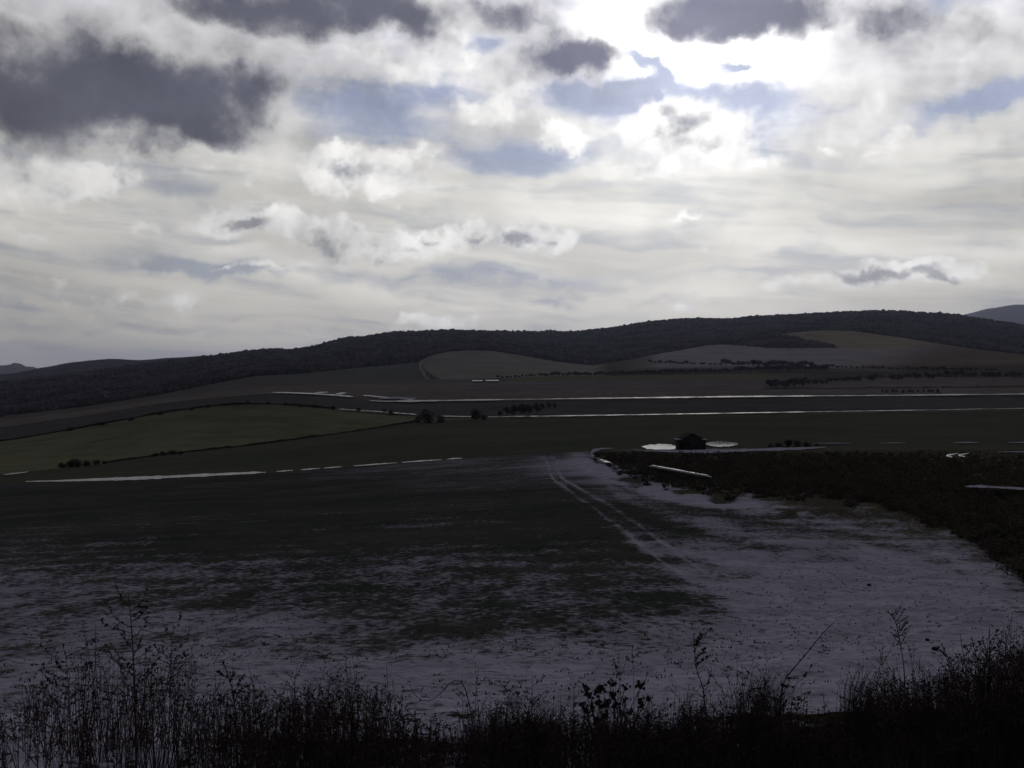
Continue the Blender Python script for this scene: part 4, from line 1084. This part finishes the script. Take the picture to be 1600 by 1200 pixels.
def thicket(seed, n):
    r = np.random.default_rng(seed); A = Acc(); B = Acc()
    tries = 0
    cnt = 0
    while cnt < n:
        px = r.uniform(-700, 2500)
        if r.random() * 1.7 > float(dens_f(px)): continue
        d = r.uniform(4.15, 6.2)
        f0 = foot(px, d)
        top_row = float(prof(px)) + r.exponential(34) + (12 * math.sin(px * .09) + 10 * math.sin(px * .23 + 1)) * .5 + abs(r.normal(0, 7))
        if r.random() < .07: top_row -= r.uniform(15, 60)
        zt = (HY - top_row) / F * d + CZ
        h_ = zt - f0[2]
        if h_ < .08: h_ = r.uniform(.06, .16)
        e = f0 + np.array([r.normal(0, .10) * h_, r.normal(0, .10) * h_, h_])
        kind = r.random()
        P_ = bend(f0, e, (r.normal(0, .04) * h_, 0, 0), 6)
        A.add(*tube(P_, np.linspace(.0027, .0007, 6) * r.uniform(.6, 1.35), 3))
        if kind < .62:
            nb_ = r.integers(4, 9)
            for b in range(nb_):
                t0 = r.uniform(.35, .95); i = int(t0 * 5); c = P_[i] + (P_[min(i + 1, 5)] - P_[i]) * (t0 * 5 - i)
                l_ = min(h_, .6) * r.uniform(.08, .28)
                e2 = c + np.array([r.normal(0, .7) * l_, r.normal(0, .5) * l_, l_ * r.uniform(.3, 1.0)])
                A.add(*tube(bend(c, e2, (0, 0, 0), 3), (.0012, .0009, .0005), 3))
                for k in range(r.integers(2, 7)):
                    q = r.random(); leaf(B, c + (e2 - c) * q, r.normal(0, 1, 3) + np.array([0, 0, .5]), r.uniform(.007, .018), r.uniform(.002, .006), r)
            for k in range(r.integers(4, 12)):
                q = r.uniform(.3, 1.0); i = min(int(q * 5), 4); c = P_[i] + (P_[i + 1] - P_[i]) * (q * 5 - i)
                leaf(B, c, r.normal(0, 1, 3) + np.array([0, 0, .7]), r.uniform(.008, .026), r.uniform(.002, .006), r)
        elif kind < .85:
            for k in range(r.integers(3, 7)):      # blades of grass round the foot
                e2 = f0 + np.array([r.normal(0, .09), r.normal(0, .09), h_ * r.uniform(.35, .9)])
                A.add(*tube(bend(f0, e2, (0, 0, .02), 4), (.0022, .002, .0014, .0004), 3))
        cnt += 1
    return A, B
A, B = thicket(17, 4900)
o = A.obj('weed_thicket', mt_weed, None, True); tag(o, 'dark tangle of dry weed stalks and grass along the near bank', 'weeds', kind='stuff')
o = B.obj('dry_leaves', mt_weed2); tag(o, 'tiny withered leaves and husks caught among the weed stalks', 'leaves', kind='stuff')
# low litter and grass that hides the earth at the foot of the thicket
def litter(seed, n):
    r = np.random.default_rng(seed)
    px = r.uniform(-700, 2500, n * 2)
    keep = r.random(n * 2) * 1.7 < dens_f(px) * np.clip(1 + 2.4 * nfbm(px / 60, px * 0, 12, 3), .15, 1.6)
    px = px[keep][:n]; d = r.uniform(3.9, 7.0, len(px))
    P_ = np.array([foot(a, b) for a, b in zip(px, d)])
    m_ = len(P_)
    h_ = r.uniform(.05, .24, m_) * np.where(px < 640, .6, 1) * np.clip(dens_f(px), .5, 1.3)
    a = np.stack([r.normal(0, .35, m_) * h_, r.normal(0, .35, m_) * h_, h_], 1)
    th = r.uniform(0, 3.14, m_); w_ = r.uniform(.002, .006, m_)
    s_ = np.stack([np.cos(th) * w_, np.sin(th) * w_, 0 * w_], 1)
    V = np.stack([P_ - s_, P_ + s_, P_ + a + s_ * .1, P_ + a - s_ * .1], 1).reshape(-1, 3)
    return mesh_np('bank_grass', V, np.arange(m_ * 4).reshape(-1, 4), mt_weed, False)
o = litter(19, 80000); tag(o, 'short dead grass covering the near bank', 'grass', kind='stuff')

# clods and tufts poking through the snow of the field
def tufts(seed, n):
    r = np.random.default_rng(seed)
    k = 1
    snowy = None
    V = []; m_ = 0
    u = r.uniform(-.62, .62, n * 3); w_ = .06 + .94 * r.random(n * 3) ** .9
    rowi = np.clip((w_ * 330).astype(int), 0, 400)
    c = np.clip(((u + UMAX) / (2 * UMAX) * (NC - 1)).astype(int), 0, NC - 1)
    x_, y_, z_ = u * HF_D[1][rowi, c], HF_D[1][rowi, c], HF_Z[1][rowi, c]
    dens = np.clip(.45 + 1.5 * nfbm(x_ / 2.5, y_ / 2.5, 7, 3), .04, 1)
    keep = r.random(len(x_)) < dens
    x_, y_, z_ = x_[keep][:n], y_[keep][:n], z_[keep][:n]
    m_ = len(x_); P_ = np.stack([x_, y_, z_ + CZ - .01], 1)
    out_ = []
    for j in range(5):
        h_ = r.uniform(.010, .040, m_); off = r.normal(0, .02, (m_, 3)); off[:, 2] = 0
        a = np.stack([r.normal(0, .6, m_) * h_, r.normal(0, .6, m_) * h_, h_], 1)
        th = r.uniform(0, 3.14, m_); ww = r.uniform(.004, .016, m_)
        s_ = np.stack([np.cos(th) * ww, np.sin(th) * ww, 0 * ww], 1)
        q = P_ + off
        out_.append(np.stack([q - s_, q + s_, q + a + s_ * .2, q + a - s_ * .2], 1))
    V = np.concatenate(out_).reshape(-1, 3)
    return mesh_np('field_stubble', V, np.arange(len(V)).reshape(-1, 4), mt_tuft, False)
mt_tuft = twig_mat('green_tuft', (.050, .052, .044), (.090, .088, .070), 3.0)
o = tufts(23, 4200); tag(o, 'sparse stubble and seedlings poking through the thin snow of the field', 'stubble', kind='stuff')

# dark clods lying on the snow at the right
mt_clod = twig_mat('wet_clod', (.050, .042, .036), (.085, .072, .062), 8.0)
def clod(px, py, rpx, seed, label):
    r = np.random.default_rng(seed); x_, y_, z_ = at(px, py); R0 = rpx / F * y_
    bm = bmesh.new(); bmesh.ops.create_icosphere(bm, subdivisions=3, radius=1.0)
    for v in bm.verts:
        q = v.co; nn = 1 + .25 * float(nfbm(np.array(q.x * 1.7 + seed), np.array(q.y * 1.7 + q.z), seed, 3))
        v.co = (q.x * R0 * nn, q.y * R0 * nn * .9, q.z * R0 * nn * .72)
    me = bpy.data.meshes.new('earth_clod'); bm.to_mesh(me); bm.free()
    for p in me.polygons: p.use_smooth = True
    me.materials.append(mt_clod)
    o = bpy.data.objects.new('earth_clod', me); sc.collection.objects.link(o); o.location = (x_, y_, z_ + CZ + R0 * .35)
    tag(o, label, 'clod')
import bmesh
clod(1461, 1016, 5.0, 1, 'bigger dark earth clod on the snow left of the right thicket')
clod(1449, 1001, 3.4, 2, 'smaller dark earth clod just behind the bigger one')
clod(1358, 915, 3.2, 3, 'dark earth clod far out on the snow towards the scrub')

# ---------------------------------------------------------------- air
HAZE = 3.0e-5
if HAZE:
    bmz = bmesh.new(); bmesh.ops.create_cube(bmz, size=1.0)
    me = bpy.data.meshes.new('haze'); bmz.to_mesh(me); bmz.free()
    hz = bpy.data.objects.new('haze', me); sc.collection.objects.link(hz)
    zb, zt = -30.0, 1300.0
    hz.location = (0, 9000, (zb + zt) / 2); hz.scale = (90000, 90000, zt - zb)
    mh = bpy.data.materials.new('air'); mh.use_nodes = True; mh.node_tree.nodes.clear()
    h = G(mh.node_tree)
    pv = h.n('ShaderNodeVolumePrincipled', {'Color': (.66, .74, 1.0, 1), 'Density': HAZE, 'Anisotropy': .7})
    h.n('ShaderNodeOutputMaterial', {'Volume': pv.outputs[0]})
    me.materials.append(mh)
    tag(hz, kind='stuff')
    mh.cycles.homogeneous_volume = True
